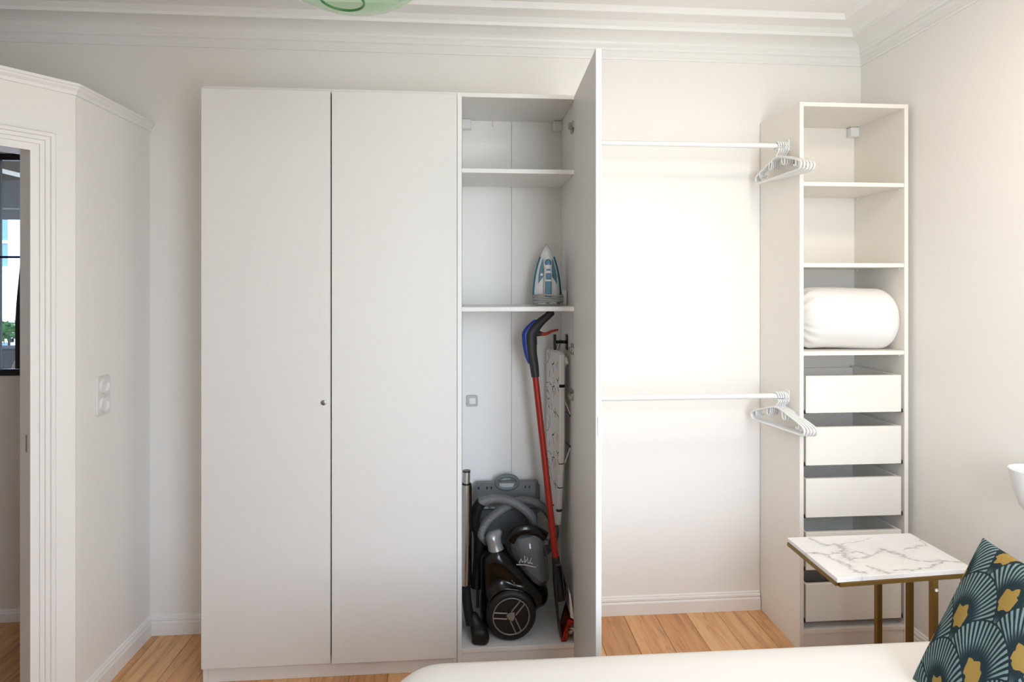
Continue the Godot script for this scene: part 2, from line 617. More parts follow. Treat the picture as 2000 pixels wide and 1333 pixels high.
# mesh of the zero level of a distance field (surface nets)
func field(st: SurfaceTool, f: Callable, lo: Vector3, hi: Vector3, cell: float, xf := Transform3D.IDENTITY) -> void:
	var nx := int(ceil((hi.x - lo.x) / cell)) + 1
	var ny := int(ceil((hi.y - lo.y) / cell)) + 1
	var nz := int(ceil((hi.z - lo.z) / cell)) + 1
	var val := PackedFloat32Array()
	val.resize(nx * ny * nz)
	var at := 0
	for k in nz:
		for j in ny:
			for i in nx:
				val[at] = f.call(lo + Vector3(i, j, k) * cell)
				at += 1
	var vid := {}
	var pts := []
	var sx := 1
	var sy := nx
	var sz := nx * ny
	var corner := [0, sx, sy, sx + sy, sz, sx + sz, sy + sz, sx + sy + sz]
	var cpos := [Vector3(0, 0, 0), Vector3(1, 0, 0), Vector3(0, 1, 0), Vector3(1, 1, 0), Vector3(0, 0, 1), Vector3(1, 0, 1), Vector3(0, 1, 1), Vector3(1, 1, 1)]
	var edges := [[0, 1], [2, 3], [4, 5], [6, 7], [0, 2], [1, 3], [4, 6], [5, 7], [0, 4], [1, 5], [2, 6], [3, 7]]
	for k in nz - 1:
		for j in ny - 1:
			for i in nx - 1:
				var b := i + j * sy + k * sz
				var neg := 0
				for c in 8:
					if val[b + corner[c]] < 0.0:
						neg += 1
				if neg == 0 or neg == 8:
					continue
				var sum := Vector3.ZERO
				var cnt := 0
				for e in edges:
					var v0 := val[b + corner[e[0]]]
					var v1 := val[b + corner[e[1]]]
					if (v0 < 0.0) != (v1 < 0.0):
						sum += cpos[e[0]].lerp(cpos[e[1]], v0 / (v0 - v1))
						cnt += 1
				vid[b] = pts.size()
				pts.append(lo + (Vector3(i, j, k) + sum / cnt) * cell)
	var nrm := []
	var eps := cell * 0.5
	for p in pts:
		var g := Vector3(f.call(p + Vector3(eps, 0, 0)) - f.call(p - Vector3(eps, 0, 0)), f.call(p + Vector3(0, eps, 0)) - f.call(p - Vector3(0, eps, 0)), f.call(p + Vector3(0, 0, eps)) - f.call(p - Vector3(0, 0, eps)))
		nrm.append((xf.basis * g).normalized())
	var step := [sx, sy, sz]
	for k in range(1, nz - 1):
		for j in range(1, ny - 1):
			for i in range(1, nx - 1):
				var b := i + j * sy + k * sz
				for a in 3:
					if (val[b] < 0.0) == (val[b + step[a]] < 0.0):
						continue
					var e: int = step[(a + 1) % 3]
					var g: int = step[(a + 2) % 3]
					var q := [b, b - e, b - e - g, b - g]
					var ok := true
					for c in q:
						if not vid.has(c):
							ok = false
					if not ok:
						continue
					var P := []
					var N := []
					for c in q:
						P.append(xf * pts[vid[c]])
						N.append(nrm[vid[c]])
					tri(st, [P[0], P[1], P[2]], [N[0], N[1], N[2]])
					tri(st, [P[0], P[2], P[3]], [N[0], N[2], N[3]])

func smin(a: float, b: float, k: float) -> float:
	var h := maxf(k - absf(a - b), 0.0) / k
	return minf(a, b) - h * h * k * 0.25

func capsule(p: Vector3, a: Vector3, b: Vector3, ra: float, rb: float) -> float:
	var ab := b - a
	var t := clampf((p - a).dot(ab) / ab.length_squared(), 0.0, 1.0)
	return p.distance_to(a + ab * t) - lerpf(ra, rb, t)

func rbox(p: Vector3, c: Vector3, h: Vector3, r: float) -> float:
	var q := (p - c).abs() - h + Vector3(r, r, r)
	return Vector3(maxf(q.x, 0), maxf(q.y, 0), maxf(q.z, 0)).length() + minf(maxf(q.x, maxf(q.y, q.z)), 0.0) - r

func rect(x0: float, y0: float, x1: float, y1: float) -> Array:
	return [Vector2(x0, y0), Vector2(x1, y0), Vector2(x1, y1), Vector2(x0, y1)]

func rounded(x0: float, y0: float, x1: float, y1: float, r: float, n := 5) -> Array:
	var out := []
	for c in [[x1 - r, y1 - r, 0.0], [x0 + r, y1 - r, PI / 2], [x0 + r, y0 + r, PI], [x1 - r, y0 + r, PI * 1.5]]:
		for i in n + 1:
			var a: float = c[2] + PI / 2 * i / n
			out.append(Vector2(c[0] + cos(a) * r, c[1] + sin(a) * r))
	return out

# ------------------------------------------------------------------ the room
const ZB := -0.38      # back wall
const XR := 2.975      # right wall
const XL := -0.385     # short left wall beside the wardrobe
const ZF := 2.95      # wall behind the viewer
const WX0 := 1.45     # window in that wall
const WX1 := 2.50
const CEIL := 2.79
const DA := Vector2(-0.385, 0.127)   # where the slanted entry wall begins (x, z)
const DD := Vector2(-0.64, 0.768)    # its direction
const DN := Vector2(0.768, 0.64)     # its normal towards the room

func on_diag(t: float, y: float, off := 0.0) -> Vector3:
	var p := DA + DD * t + DN * off
	return Vector3(p.x, y, p.y)

func build_room() -> void:
	# floor: a dark bed with separate planks laid along z
	var st := begin()
	slab(st, Vector3(-2.7, -0.12, -0.7), Vector3(3.1, -0.014, ZF + 0.12), 0.0)
	var fl := setting("floor", st, "groove")
	fl.set_meta("label", "light oak plank floor with long boards running away from the viewer")
	var wdt := 0.1515
	var x := -2.6115
	var row := 0
	while x < 3.0:
		var z := -0.64 - 0.6 * rng.randf()
		var zend := ZF if x > -1.7 else 1.05
		while z < zend:
			var ln := 1.28
			var a := maxf(z, -0.64)
			var b := minf(z + ln, zend)
			if b - a > 0.03:
				var s := begin()
				box(s, Vector3.ZERO, Vector3(wdt - 0.0016, 0.014, b - a - 0.0016), 0.0012)
				put("plank", s, "wood%d" % rng.randi_range(0, 7), fl, Vector3(x + wdt / 2, -0.007, (a + b) / 2))
			z += ln
		x += wdt
		row += 1
	# ceiling
	st = begin()
	slab(st, Vector3(-1.75, CEIL, -0.54), Vector3(3.1, CEIL + 0.12, ZF + 0.12), 0.0)
	setting("ceiling", st, "ceiling")
	# back wall, full height beside the lobby and only the strip above it on the left
	st = begin()
	slab(st, Vector3(XL, -0.02, -0.54), Vector3(3.1, CEIL, ZB), 0.0)
	slab(st, Vector3(-1.75, 2.30, -0.54), Vector3(XL, CEIL, ZB), 0.0)
	setting("wall_back", st, "wall")
	st = begin()
	slab(st, Vector3(XR, -0.02, ZB), Vector3(3.1, CEIL, ZF + 0.12), 0.0)
	setting("wall_right", st, "wall")
	# wall behind the camera with the window opening
	st = begin()
	slab(st, Vector3(-1.75, -0.02, ZF), Vector3(WX0, CEIL, ZF + 0.12), 0.0)
	slab(st, Vector3(WX1, -0.02, ZF), Vector3(XR, CEIL, ZF + 0.12), 0.0)
	slab(st, Vector3(WX0, -0.02, ZF), Vector3(WX1, 0.45, ZF + 0.12), 0.0)
	slab(st, Vector3(WX0, 2.55, ZF), Vector3(WX1, CEIL, ZF + 0.12), 0.0)
	setting("wall_front", st, "wall")
	# the lobby's short left wall and the far left wall
	st = begin()
	slab(st, Vector3(XL - 0.1, -0.02, -0.54), Vector3(XL, 2.30, DA.y), 0.0)
	setting("wall_left", st, "wall")
	st = begin()
	slab(st, Vector3(-1.75, 2.30, ZB), Vector3(-1.62, CEIL, 1.02), 0.0)
	slab(st, Vector3(-1.75, -0.02, 1.02), Vector3(-1.62, CEIL, ZF), 0.0)
	setting("wall_far_left", st, "wall")
	# slanted wall with the door opening
	st = begin()
	var t0 := 0.133      # clear opening along the slanted wall
	var t1 := 0.953
	var lin := 0.018
	var L := 1.15
	var th := 0.1
	for part in [[0.0, t0 - lin, -0.02, 2.30], [t1 + lin, L, -0.02, 2.30], [t0 - lin, t1 + lin, 2.055, 2.30]]:
		var o := []
		for q in [[part[0], 0.0], [part[1], 0.0], [part[1], -th], [part[0], -th]]:
			var w := on_diag(q[0], 0.0, q[1])
			o.append(Vector2(w.x, w.z))
		prism(st, o, part[2], part[3], Transform3D(Basis(Vector3.RIGHT, Vector3(0, 0, 1), Vector3.UP), Vector3.ZERO))
	slab(st, Vector3(-1.62, -0.02, 0.92), Vector3(-1.115, 2.30, 1.02), 0.0)
	setting("wall_slanted", st, "wall")
	# lid of the lobby
	st = begin()
	var e := on_diag(L, 0, -0.09)
	prism(st, [Vector2(XL - 0.09, -0.53), Vector2(XL - 0.09, DA.y), Vector2(e.x, e.z), Vector2(-1.62, 0.93), Vector2(-2.61, 0.93), Vector2(-2.61, -0.65), Vector2(XL - 0.09, -0.65)], 2.25, 2.30, Transform3D(Basis(Vector3.RIGHT, Vector3(0, 0, 1), Vector3.UP), Vector3.ZERO))
	setting("ceiling_lobby", st, "ceiling")
	# moulding along the lobby's top
	st = begin()
	sweep(st, [Vector2(0, -0.034), Vector2(0.006, -0.034), Vector2(0.008, -0.022), Vector2(0.016, -0.012), Vector2(0.018, -0.006), Vector2(0.022, -0.004), Vector2(0.022, 0.006), Vector2(0.0, 0.006)], [on_diag(L, 2.30), Vector3(XL, 2.30, DA.y), Vector3(XL, 2.30, ZB)], Vector3.UP)
	setting("trim_1", st, "trim")
	# cornice: wall band, cove, then mouldings lying on the ceiling
	st = begin()
	var corner := [Vector3(-1.62, 0, ZF), Vector3(-1.62, 0, ZB), Vector3(XR, 0, ZB), Vector3(XR, 0, ZF)]
	var prof := [Vector2(0, 2.652), Vector2(0.006, 2.652), Vector2(0.008, 2.660), Vector2(0.006, 2.668), Vector2(0.006, 2.690), Vector2(0.014, 2.694), Vector2(0.016, 2.702), Vector2(0.014, 2.712), Vector2(0.020, 2.718)]
	for i in 7:
		var a := PI / 2 * i / 6.0
		prof.append(Vector2(0.022 + 0.085 * (1.0 - cos(a)), 2.720 + 0.030 * sin(a)))
	prof.append_array([Vector2(0.110, 2.744), Vector2(0.122, 2.744), Vector2(0.126, 2.757), Vector2(0.150, 2.773), Vector2(0.205, 2.778), Vector2(0.215, 2.770), Vector2(0.236, 2.770), Vector2(0.244, 2.780), Vector2(0.256, 2.791), Vector2(0.0, 2.80)])
	sweep(st, prof, corner, Vector3.UP)
	setting("trim_2", st, "trim")
	# baseboards
	var bp := [Vector2(0, 0), Vector2(0.014, 0), Vector2(0.014, 0.055), Vector2(0.011, 0.060), Vector2(0.0085, 0.061), Vector2(0.0085, 0.064), Vector2(0.0125, 0.068), Vector2(0.011, 0.076), Vector2(0.007, 0.078), Vector2(0.006, 0.085), Vector2(0.0, 0.088)]
	st = begin()
	sweep(st, bp, [Vector3(XL, 0, ZB), Vector3(-0.004, 0, ZB)], Vector3.UP)
	sweep(st, bp, [Vector3(1.503, 0, ZB), Vector3(2.457, 0, ZB)], Vector3.UP)
	setting("baseboard_back", st, "trim")
	st = begin()
	sweep(st, bp, [on_diag(0.066, 0), Vector3(XL, 0, DA.y), Vector3(XL, 0, ZB)], Vector3.UP)
	setting("baseboard_left", st, "trim")
	st = begin()
	sweep(st, bp, [Vector3(XR, 0, ZB), Vector3(XR, 0, ZF)], Vector3.UP)
	setting("baseboard_right", st, "trim")
	# door: lining, casing
	var dn := Vector3(DN.x, 0, DN.y)
	var door := Node3D.new()
	door.name = nm(self, "door_1")
	add_child(door, true)
	door.set_meta("kind", "structure")
	door.set_meta("label", "open doorway in the slanted wall with stepped white casing")
	st = begin()
	for q in [[t0 - lin, t0, 0.0, 2.055], [t1, t1 + lin, 0.0, 2.055], [t0, t1, 2.040, 2.055]]:
		var o := []
		for k in [[q[0], 0.004], [q[1], 0.004], [q[1], -th - 0.004], [q[0], -th - 0.004]]:
			var w := on_diag(k[0], 0.0, k[1])
			o.append(Vector2(w.x, w.z))
		prism(st, o, q[2], q[3], Transform3D(Basis(Vector3.RIGHT, Vector3(0, 0, 1), Vector3.UP), Vector3.ZERO))
	put("door_lining", st, "trim", door)
	st = begin()
	var cp := [Vector2(-0.002, 0), Vector2(-0.002, 0.012), Vector2(0.022, 0.013), Vector2(0.024, 0.018), Vector2(0.036, 0.019), Vector2(0.038, 0.024), Vector2(0.050, 0.024), Vector2(0.053, 0.030), Vector2(0.064, 0.030), Vector2(0.068, 0.022), Vector2(0.070, 0.0)]
	sweep(st, cp, [on_diag(t0, 0.0), on_diag(t0, 2.042), on_diag(t1, 2.042), on_diag(t1, 0.0)], dn)
	put("door_casing", st, "trim", door)
	st = begin()
	var sp := on_diag(t0 + 0.0005, 1.02, -0.03)
	box(st, Vector3.ZERO, Vector3(0.003, 0.06, 0.014), 0.0005, Transform3D(Basis(Vector3(DD.x, 0, DD.y), Vector3.UP, dn), sp))
	put("strike_plate", st, "steel", door)
	# the big window behind the viewer that lets the daylight in
	var win := Node3D.new()
	win.name = nm(self, "window_1")
	add_child(win, true)
	win.set_meta("kind", "structure")
	st = begin()
	var wm := (WX0 + WX1) / 2
	for q in [[WX0, 0.45, WX0 + 0.06, 2.55], [WX1 - 0.06, 0.45, WX1, 2.55], [WX0 + 0.06, 0.45, WX1 - 0.06, 0.51], [WX0 + 0.06, 2.49, WX1 - 0.06, 2.55], [wm - 0.03, 0.51, wm + 0.03, 2.49]]:
		slab(st, Vector3(q[0], q[1], ZF + 0.03), Vector3(q[2], q[3], ZF + 0.09), 0.003)
	put("window_frame", st, "trim", win)
	for q in [[WX0 + 0.06, wm - 0.03], [wm + 0.03, WX1 - 0.06]]:
		st = begin()
		slab(st, Vector3(q[0], 0.51, ZF + 0.057), Vector3(q[1], 2.49, ZF + 0.063), 0.0)
		put("pane", st, "pane", win)

func build_hall() -> void:
	# hall behind the doorway: window wall, end wall, skirting
	var st := begin()
	var x0 := -1.66
	var x1 := -0.60
	var y0 := 1.150
	var y1 := 2.19
	slab(st, Vector3(-2.72, -0.02, -0.66), Vector3(x0, 2.25, -0.54), 0.0)
	slab(st, Vector3(x1, -0.02, -0.66), Vector3(XL - 0.1, 2.25, -0.54), 0.0)
	slab(st, Vector3(x0, -0.02, -0.66), Vector3(x1, y0, -0.54), 0.0)
	slab(st, Vector3(x0, y1, -0.66), Vector3(x1, 2.25, -0.54), 0.0)
	setting("wall_hall_back", st, "hall")
	st = begin()
	slab(st, Vector3(-2.72, -0.02, -0.54), Vector3(-2.60, 2.25, 1.02), 0.0)
	slab(st, Vector3(-2.60, -0.02, 0.92), Vector3(-1.62, 2.25, 1.02), 0.0)
	setting("wall_hall_left", st, "hall")
	st = begin()
	sweep(st, [Vector2(0, 0), Vector2(0.013, 0), Vector2(0.013, 0.040), Vector2(0.009, 0.043), Vector2(0.009, 0.050), Vector2(0.0, 0.056)], [Vector3(-2.6, 0, -0.54), Vector3(XL - 0.1, 0, -0.54)], Vector3.UP)
	setting("baseboard_hall", st, "trim")
	var win := Node3D.new()
	win.name = nm(self, "window_2")
	add_child(win, true)
	win.set_meta("kind", "structure")
	win.set_meta("label", "black steel-framed hall window seen through the doorway")
	st = begin()
	for q in [[x0, y0, x0 + 0.035, y1], [x1 - 0.035, y0, x1, y1], [x0, y0, x1, y0 + 0.030], [x0, y1 - 0.03, x1, y1], [-1.195, y0, -1.145, y1]]:
		slab(st, Vector3(q[0], q[1], -0.562), Vector3(q[2], q[3], -0.532), 0.002)
	put("window_frame", st, "black_matt", win)
	st = begin()
	slab(st, Vector3(x0 + 0.035, 1.701, -0.559), Vector3(x1 - 0.035, 1.711, -0.545), 0.001)
	put("glazing_bar", st, "black_matt", win)
	for q in [[x0 + 0.035, -1.195], [-1.145, x1 - 0.035]]:
		st = begin()
		slab(st, Vector3(q[0], y0 + 0.03, -0.553), Vector3(q[1], y1 - 0.03, -0.549), 0.0)
		put("pane", st, "pane", win)
	# dark drape gathered at the right of the hall window
	st = begin()
	var rows := []
	for i in 14:
		var f := i / 13.0
		var y := 1.80 - 0.61 * f
		var ring := []
		var w := 0.052 + 0.028 * smoothstep(0.0, 0.7, f)
		for j in 16:
			var a := TAU * j / 16
			ring.append(Vector3(-0.952 + cos(a) * w * (1.0 + 0.05 * sin(a * 5.0)), y, -0.490 + sin(a) * 0.03))
		rows.append(ring)
	grid(st, rows, true, 1.0, false, true)
	poly(st, rows[0], Vector3.UP)
	poly(st, rows[13], Vector3.DOWN)
	tag(put("drape", st, "curtain", self), "dark drape gathered at the right of the black hall window", "curtain")

func build_outdoors() -> void:
	# pale house across the courtyard
	var h := thing("house", "pale rendered house across the courtyard with blue shuttered windows", "building", Vector3(-5.5, -3.0, -7.2))
	var st := begin()
	slab(st, Vector3(-5.0, 0, -0.4), Vector3(5.0, 9.5, 0), 0.0)
	put("facade", st, "facade", h)
	for c in 5:
		for r in 3:
			var px := -4.15 + c * 1.7
			var py := 2.26 + r * 2.6
			st = begin()
			slab(st, Vector3(px - 0.40, py - 0.055, 0.0), Vector3(px + 0.40, py, 0.08), 0.0)
			slab(st, Vector3(px - 0.35, py, 0.0), Vector3(px - 0.29, py + 1.5, 0.04), 0.0)
			slab(st, Vector3(px + 0.29, py, 0.0), Vector3(px + 0.35, py + 1.5, 0.04), 0.0)
			slab(st, Vector3(px - 0.35, py + 1.44, 0.0), Vector3(px + 0.35, py + 1.5, 0.04), 0.0)
			slab(st, Vector3(px - 0.29, py + 0.355, 0.0), Vector3(px + 0.29, py + 0.40, 0.04), 0.0)
			var f := put("window", st, "trim", h)
			st = begin()
			slab(st, Vector3(px - 0.29, py, 0.0), Vector3(px + 0.29, py + 1.44, 0.02), 0.0)
			put("pane", st, "shutter", f)
	# terrace in front of the hall window
	st = begin()
	slab(st, Vector3(-4.2, 0.30, -2.3), Vector3(-0.2, 0.45, -0.68), 0.0)
	setting("floor_terrace", st, "awning_grey")
	var aw := thing("awning", "brown awning over the terrace with pale side rails and a grey valance", "awning", Vector3(-2.2, 2.2, -0.68))
	st = begin()
	bar(st, Vector3(0, 0.30, -0.02), Vector3(0, 0.12, -1.32), 3.6, 0.02)
	put("canopy", st, "awning", aw)
	for x in [0.62, -1.6]:
		st = begin()
		bar(st, Vector3(x, 0.02, -0.02), Vector3(x, 0.02, -1.30), 0.02, 0.022)
		put("side_rail", st, "trim", aw)
	st = begin()
	slab(st, Vector3(-1.8, -0.165, -1.335), Vector3(1.8, 0.13, -1.325), 0.0)
	put("valance", st, "awning_grey", aw)
	st = begin()
	bar(st, Vector3(-1.8, -0.09, -1.320), Vector3(1.8, -0.09, -1.320), 0.014, 0.014)
	put("valance_rod", st, "grey_plastic", aw)
	var rail := thing("railing", "thin black metal railing along the terrace beyond the hall window", "railing", Vector3(-2.2, 0.45, -2.12))
	st = begin()
	bar(st, Vector3(-1.6, 0.80, 0), Vector3(1.4, 0.80, 0), 0.03, 0.03)
	bar(st, Vector3(-1.6, 0.10, 0), Vector3(1.4, 0.10, 0), 0.02, 0.02)
	put("handrail", st, "black_matt", rail)
	for i in 26:
		st = begin()
		bar(st, Vector3(-1.55 + i * 0.115, 0.10, 0), Vector3(-1.55 + i * 0.115, 0.80, 0), 0.012, 0.012)
		put("baluster", st, "black_matt", rail)
	# planter with a leafy shrub
	for i in 1:
		var p := thing("potted_shrub", "leafy green shrub in a dark trough beside the terrace railing", "plant", Vector3(-2.2, 0.45, -1.90))
		st = begin()
		slab(st, Vector3(-0.42, 0, -0.13), Vector3(0.42, 0.70, 0.13), 0.01)
		put("trough", st, "black_matt", p)
		st = begin()
		for k in 320:
			var c := Vector3(rng.randf_range(-0.44, 0.44), 0.70 + 0.16 * sqrt(rng.randf()), rng.randf_range(-0.15, 0.15))
			var b := Basis.from_euler(Vector3(rng.randf() * TAU, rng.randf() * TAU, rng.randf() * TAU)).scaled(Vector3.ONE * rng.randf_range(0.7, 1.2))
			prism(st, [Vector2(0, -0.035), Vector2(0.016, -0.008), Vector2(0.012, 0.018), Vector2(0, 0.035), Vector2(-0.012, 0.018), Vector2(-0.016, -0.008)], -0.001, 0.001, Transform3D(b, c))
		put("foliage", st, "leaf", p).set_meta("kind", "stuff")
	var ch := thing("rattan_chair", "brown rattan chair with a bent back standing on the terrace", "chair", Vector3(-1.19, 0.45, -1.05))
	st = begin()
	tube(st, curve([Vector3(-0.26, 0.40, 0.05), Vector3(-0.25, 0.68, 0), Vector3(-0.12, 0.82, -0.03), Vector3(0.12, 0.82, -0.03), Vector3(0.25, 0.68, 0), Vector3(0.26, 0.40, 0.05)], 0.03), 0.014, 8)
	tube(st, curve([Vector3(-0.20, 0.40, 0.04), Vector3(-0.19, 0.62, 0), Vector3(-0.08, 0.75, -0.02), Vector3(0.08, 0.75, -0.02), Vector3(0.19, 0.62, 0), Vector3(0.20, 0.40, 0.04)], 0.03), 0.010, 8)
	put("backrest", st, "rattan", ch)
	st = begin()
	prism(st, rounded(-0.25, -0.22, 0.25, 0.24, 0.08), 0.38, 0.43, Transform3D(Basis(Vector3.RIGHT, Vector3(0, 0, -1), Vector3.UP), Vector3(0, 0, -0.18)), 0.01)
	put("seat", st, "rattan", ch)
	for q in [[-0.22, 0.02], [0.22, 0.02], [-0.22, -0.36], [0.22, -0.36]]:
		st = begin()
		tube(st, [Vector3(q[0], 0, q[1]), Vector3(q[0] * 0.95, 0.39, q[1])], 0.014, 8)
		put("leg", st, "rattan", ch)

# ------------------------------------------------------------------ wardrobes
func carcass(o: Node3D, x0: float, x1: float, zf: float, zb: float, top: float, base: float, mid_seam: float, m := "white") -> void:
	var st := begin()
	slab(st, Vector3(x0, 0, zb), Vector3(x0 + 0.018, top, zf), 0.001)
	put("side_panel", st, m, o)
	st = begin()
	slab(st, Vector3(x1 - 0.018, 0, zb), Vector3(x1, top, zf), 0.001)
	put("side_panel", st, m, o)
	st = begin()
	slab(st, Vector3(x0 + 0.018, top - 0.018, zb), Vector3(x1 - 0.018, top, zf), 0.001)
	put("top_panel", st, m, o)
	st = begin()
	slab(st, Vector3(x0 + 0.018, base - 0.018, zb), Vector3(x1 - 0.018, base, zf), 0.001)
	put("bottom_panel", st, m, o)
	st = begin()
	slab(st, Vector3(x0 + 0.018, 0, zf - 0.020), Vector3(x1 - 0.018, base - 0.019, zf - 0.006), 0.001)
	put("plinth", st, m, o)
	for q in [[x0 + 0.018, mid_seam - 0.0006], [mid_seam + 0.0006, x1 - 0.018]]:
		st = begin()
		slab(st, Vector3(q[0], base, zb + 0.001), Vector3(q[1], top - 0.018, zb + 0.006), 0.0004)
		put("back_panel", st, m, o)

func corner_block(o: Node3D, at: Vector3) -> void:
	var st := begin()
	box(st, Vector3.ZERO, Vector3(0.044, 0.046, 0.036), 0.004)
	put("fixing_block", st, "plastic_white", o, at)

func build_wardrobes() -> void:
	var w := thing("double_wardrobe", "tall white two-door wardrobe with plain flat doors, both shut", "wardrobe", Vector3(0, 0, -0.02))
	carcass(w, 0.0, 0.9985, 0.0, -0.352, 2.36, 0.091, 0.5)
	for q in [[0.002, 0.4968, 0.069], [0.5028, 0.998, 0.066]]:
		var st := begin()
		slab(st, Vector3(q[0], q[2], 0.001), Vector3(q[1], 2.346, 0.020), 0.0012)
		var d := put("door", st, "door_white", w)
		if q[0] < 0.1:
			st = begin()
			lathe(st, [Vector2(0, 0), Vector2(0.0105, 0), Vector2(0.0105, 0.002), Vector2(0.008, 0.0035), Vector2(0, 0.0035)], 20, Transform3D(Basis(Vector3.RIGHT, Vector3(0, 0, 1), Vector3(0, -1, 0)), Vector3(0.471, 1.107, 0.020)))
			box(st, Vector3(0.471, 1.107, 0.0238), Vector3(0.0016, 0.008, 0.0008), 0.0)
			var k := put("lock", st, "steel", d)
			k.set_meta("label", "small round metal lock near the edge of the left door")
	var s := thing("single_wardrobe", "tall narrow white wardrobe with its door wide open, holding cleaning things", "wardrobe", Vector3(1.0, 0, -0.02))
	carcass(s, 0.0, 0.5, 0.0, -0.352, 2.36, 0.091, 0.247)
	for y in [2.051, 1.484]:
		var st := begin()
		slab(st, Vector3(0.0185, y - 0.018, -0.345), Vector3(0.4815, y, -0.002), 0.001)
		put("shelf", st, "white_edge", s)
	corner_block(s, Vector3(0.037, 2.318, -0.329))
	corner_block(s, Vector3(0.462, 2.318, -0.329))
	# little picture-hook clips on the back panel
	for q in [0.16, 0.30]:
		var st := begin()
		box(st, Vector3(q, 2.328, -0.342), Vector3(0.006, 0.022, 0.006), 0.001)
		put("clip", st, "plastic_white", s)
	# open door, hinged on the right and swung a little past a right angle
	var a := Vector3(0.476, 0, 0.021)
	var b := Vector3(0.4575, 0, 0.517)
	var dir := (b - a).normalized()
	var side := Vector3(dir.z, 0, -dir.x)
	var st := begin()
	box(st, Vector3(0.0095, 1.206, 0.248), Vector3(0.019, 2.28, 0.496), 0.0012, Transform3D(Basis(side, Vector3.UP, dir), a))
	var door := put("door", st, "door_white", s)
	st = begin()
	box(st, Vector3(0.012, 1.113, 0.4965), Vector3(0.014, 0.066, 0.006), 0.002, Transform3D(Basis(side, Vector3.UP, dir), a))
	box(st, Vector3(0.022, 1.113, 0.485), Vector3(0.008, 0.066, 0.026), 0.002, Transform3D(Basis(side, Vector3.UP, dir), a))
	put("latch", st, "plastic_white", door).set_meta("label", "small white latch block on the free edge of the open door")
	for y in [2.235, 1.306, 1.115, 0.152]:
		st = begin()
		box(st, Vector3(0.4785, y, -0.036), Vector3(0.007, 0.046, 0.040), 0.002)
		box(st, Vector3(0.470, y, -0.014), Vector3(0.016, 0.020, 0.050), 0.004)
		box(st, Vector3(0.462, y, 0.012), Vector3(0.014, 0.014, 0.030), 0.003)
		var h := put("hinge", st, "steel", s)
		st = begin()
		box(st, Vector3(-0.0015, y, 0.030), Vector3(0.003, 0.056, 0.018), 0.001, Transform3D(Basis(side, Vector3.UP, dir), a))
		put("hinge_plate", st, "plastic_white", h)

func build_tower() -> void:
	var o := thing("drawer_tower", "tall open white unit with three shelves above five drawers", "shelf unit", Vector3(2.46, 0, -0.035))
	carcass(o, 0.0, 0.492, 0.0, -0.340, 2.36, 0.095, 0.055, "cream")
	for y in [2.018, 1.669, 1.289]:
		var st := begin()
		slab(st, Vector3(0.0185, y - 0.018, -0.334), Vector3(0.4735, y, -0.002), 0.001)
		put("shelf", st, "cream", o)
		for q in [[0.0205, -0.03], [0.4715, -0.03], [0.0205, -0.31], [0.4715, -0.31]]:
			st = begin()
			tube(st, [Vector3(q[0] - 0.003, y - 0.023, q[1]), Vector3(q[0] + 0.003, y - 0.023, q[1])], 0.004, 8)
			put("shelf_peg", st, "plastic_white", o)
	corner_block(o, Vector3(0.455, 2.318, -0.315))
	for q in [[1.023, 1.183], [0.798, 0.962], [0.574, 0.741], [0.348, 0.510], [0.126, 0.288]]:
		var y0: float = q[0]
		var y1: float = q[1]
		var st := begin()
		slab(st, Vector3(0.030, y0 + 0.008, -0.322), Vector3(0.042, y1 - 0.002, -0.019), 0.001)
		slab(st, Vector3(0.450, y0 + 0.008, -0.322), Vector3(0.462, y1 - 0.002, -0.019), 0.001)
		slab(st, Vector3(0.042, y0 + 0.008, -0.322), Vector3(0.450, y1 - 0.010, -0.310), 0.001)
		slab(st, Vector3(0.042, y0 + 0.010, -0.310), Vector3(0.450, y0 + 0.018, -0.019), 0.0)
		var d := put("drawer", st, "cream", o)
		st = begin()
		slab(st, Vector3(0.030, y0, -0.019), Vector3(0.462, y1, -0.003), 0.0015)
		put("drawer_front", st, "cream", d)
		for x in [[0.0185, 0.030, 0.0190, 0.046], [0.462, 0.4735, 0.446, 0.473]]:
			st = begin()
			slab(st, Vector3(x[0], y0 + 0.002, -0.310), Vector3(x[1], y0 + 0.012, -0.010), 0.001)
			slab(st, Vector3(x[2], y0 - 0.003, -0.06), Vector3(x[3], y0 + 0.0025, -0.008), 0.001)
			put("drawer_slide", st, "dark_slot", d)

func build_rails() -> void:
	for k in 2:
		var y: float = [2.192, 1.082][k]
		var o := thing("clothes_rail", ["upper white clothes rail between open door and shelf tower", "lower white clothes rail between open door and shelf tower"][k], "clothes rail", Vector3(1.5, y, -0.13), 0.0, "white clothes rails")
		var st := begin()
		tube(st, [Vector3(0.012, 0, 0), Vector3(0.948, 0, 0)], 0.0115, 20)
		put("rod", st, "plastic_white", o)
		for x in [0.0, 0.96]:
			st = begin()
			var sx := 1.0 if x < 0.5 else -1.0
			slab(st, Vector3(x, -0.024, -0.018), Vector3(x + sx * 0.006, 0.028, 0.018), 0.002)
			tube(st, [Vector3(x + sx * 0.004, 0, 0), Vector3(x + sx * 0.022, 0, 0)], 0.0165, 18)
			put("rail_holder", st, "plastic_white", o)
		# hangers pushed together at the tower end
		for i in 5:
			var turn: float = [0.10, 0.20][k] - (i - 2) * [0.030, 0.026][k]
			var hx: float = [2.449, 2.446][k] - i * 0.0100
			var which: String = ["nearest the tower", "second from the tower", "third from the tower", "fourth from the tower", "furthest from the tower"][i]
			var h := make_hanger("white plastic hanger on the %s rail, %s" % [["upper", "lower"][k], which], "hangers on the %s rail" % ["upper", "lower"][k])
			h.position = Vector3(hx, y + 0.0115, -0.13)
			# the hanger's width lies along local x; turn it to run front to back
			h.basis = Basis(Vector3.UP, -PI / 2 + turn) * Basis(Vector3(0, 0, 1), 0.006 * (i - 2))

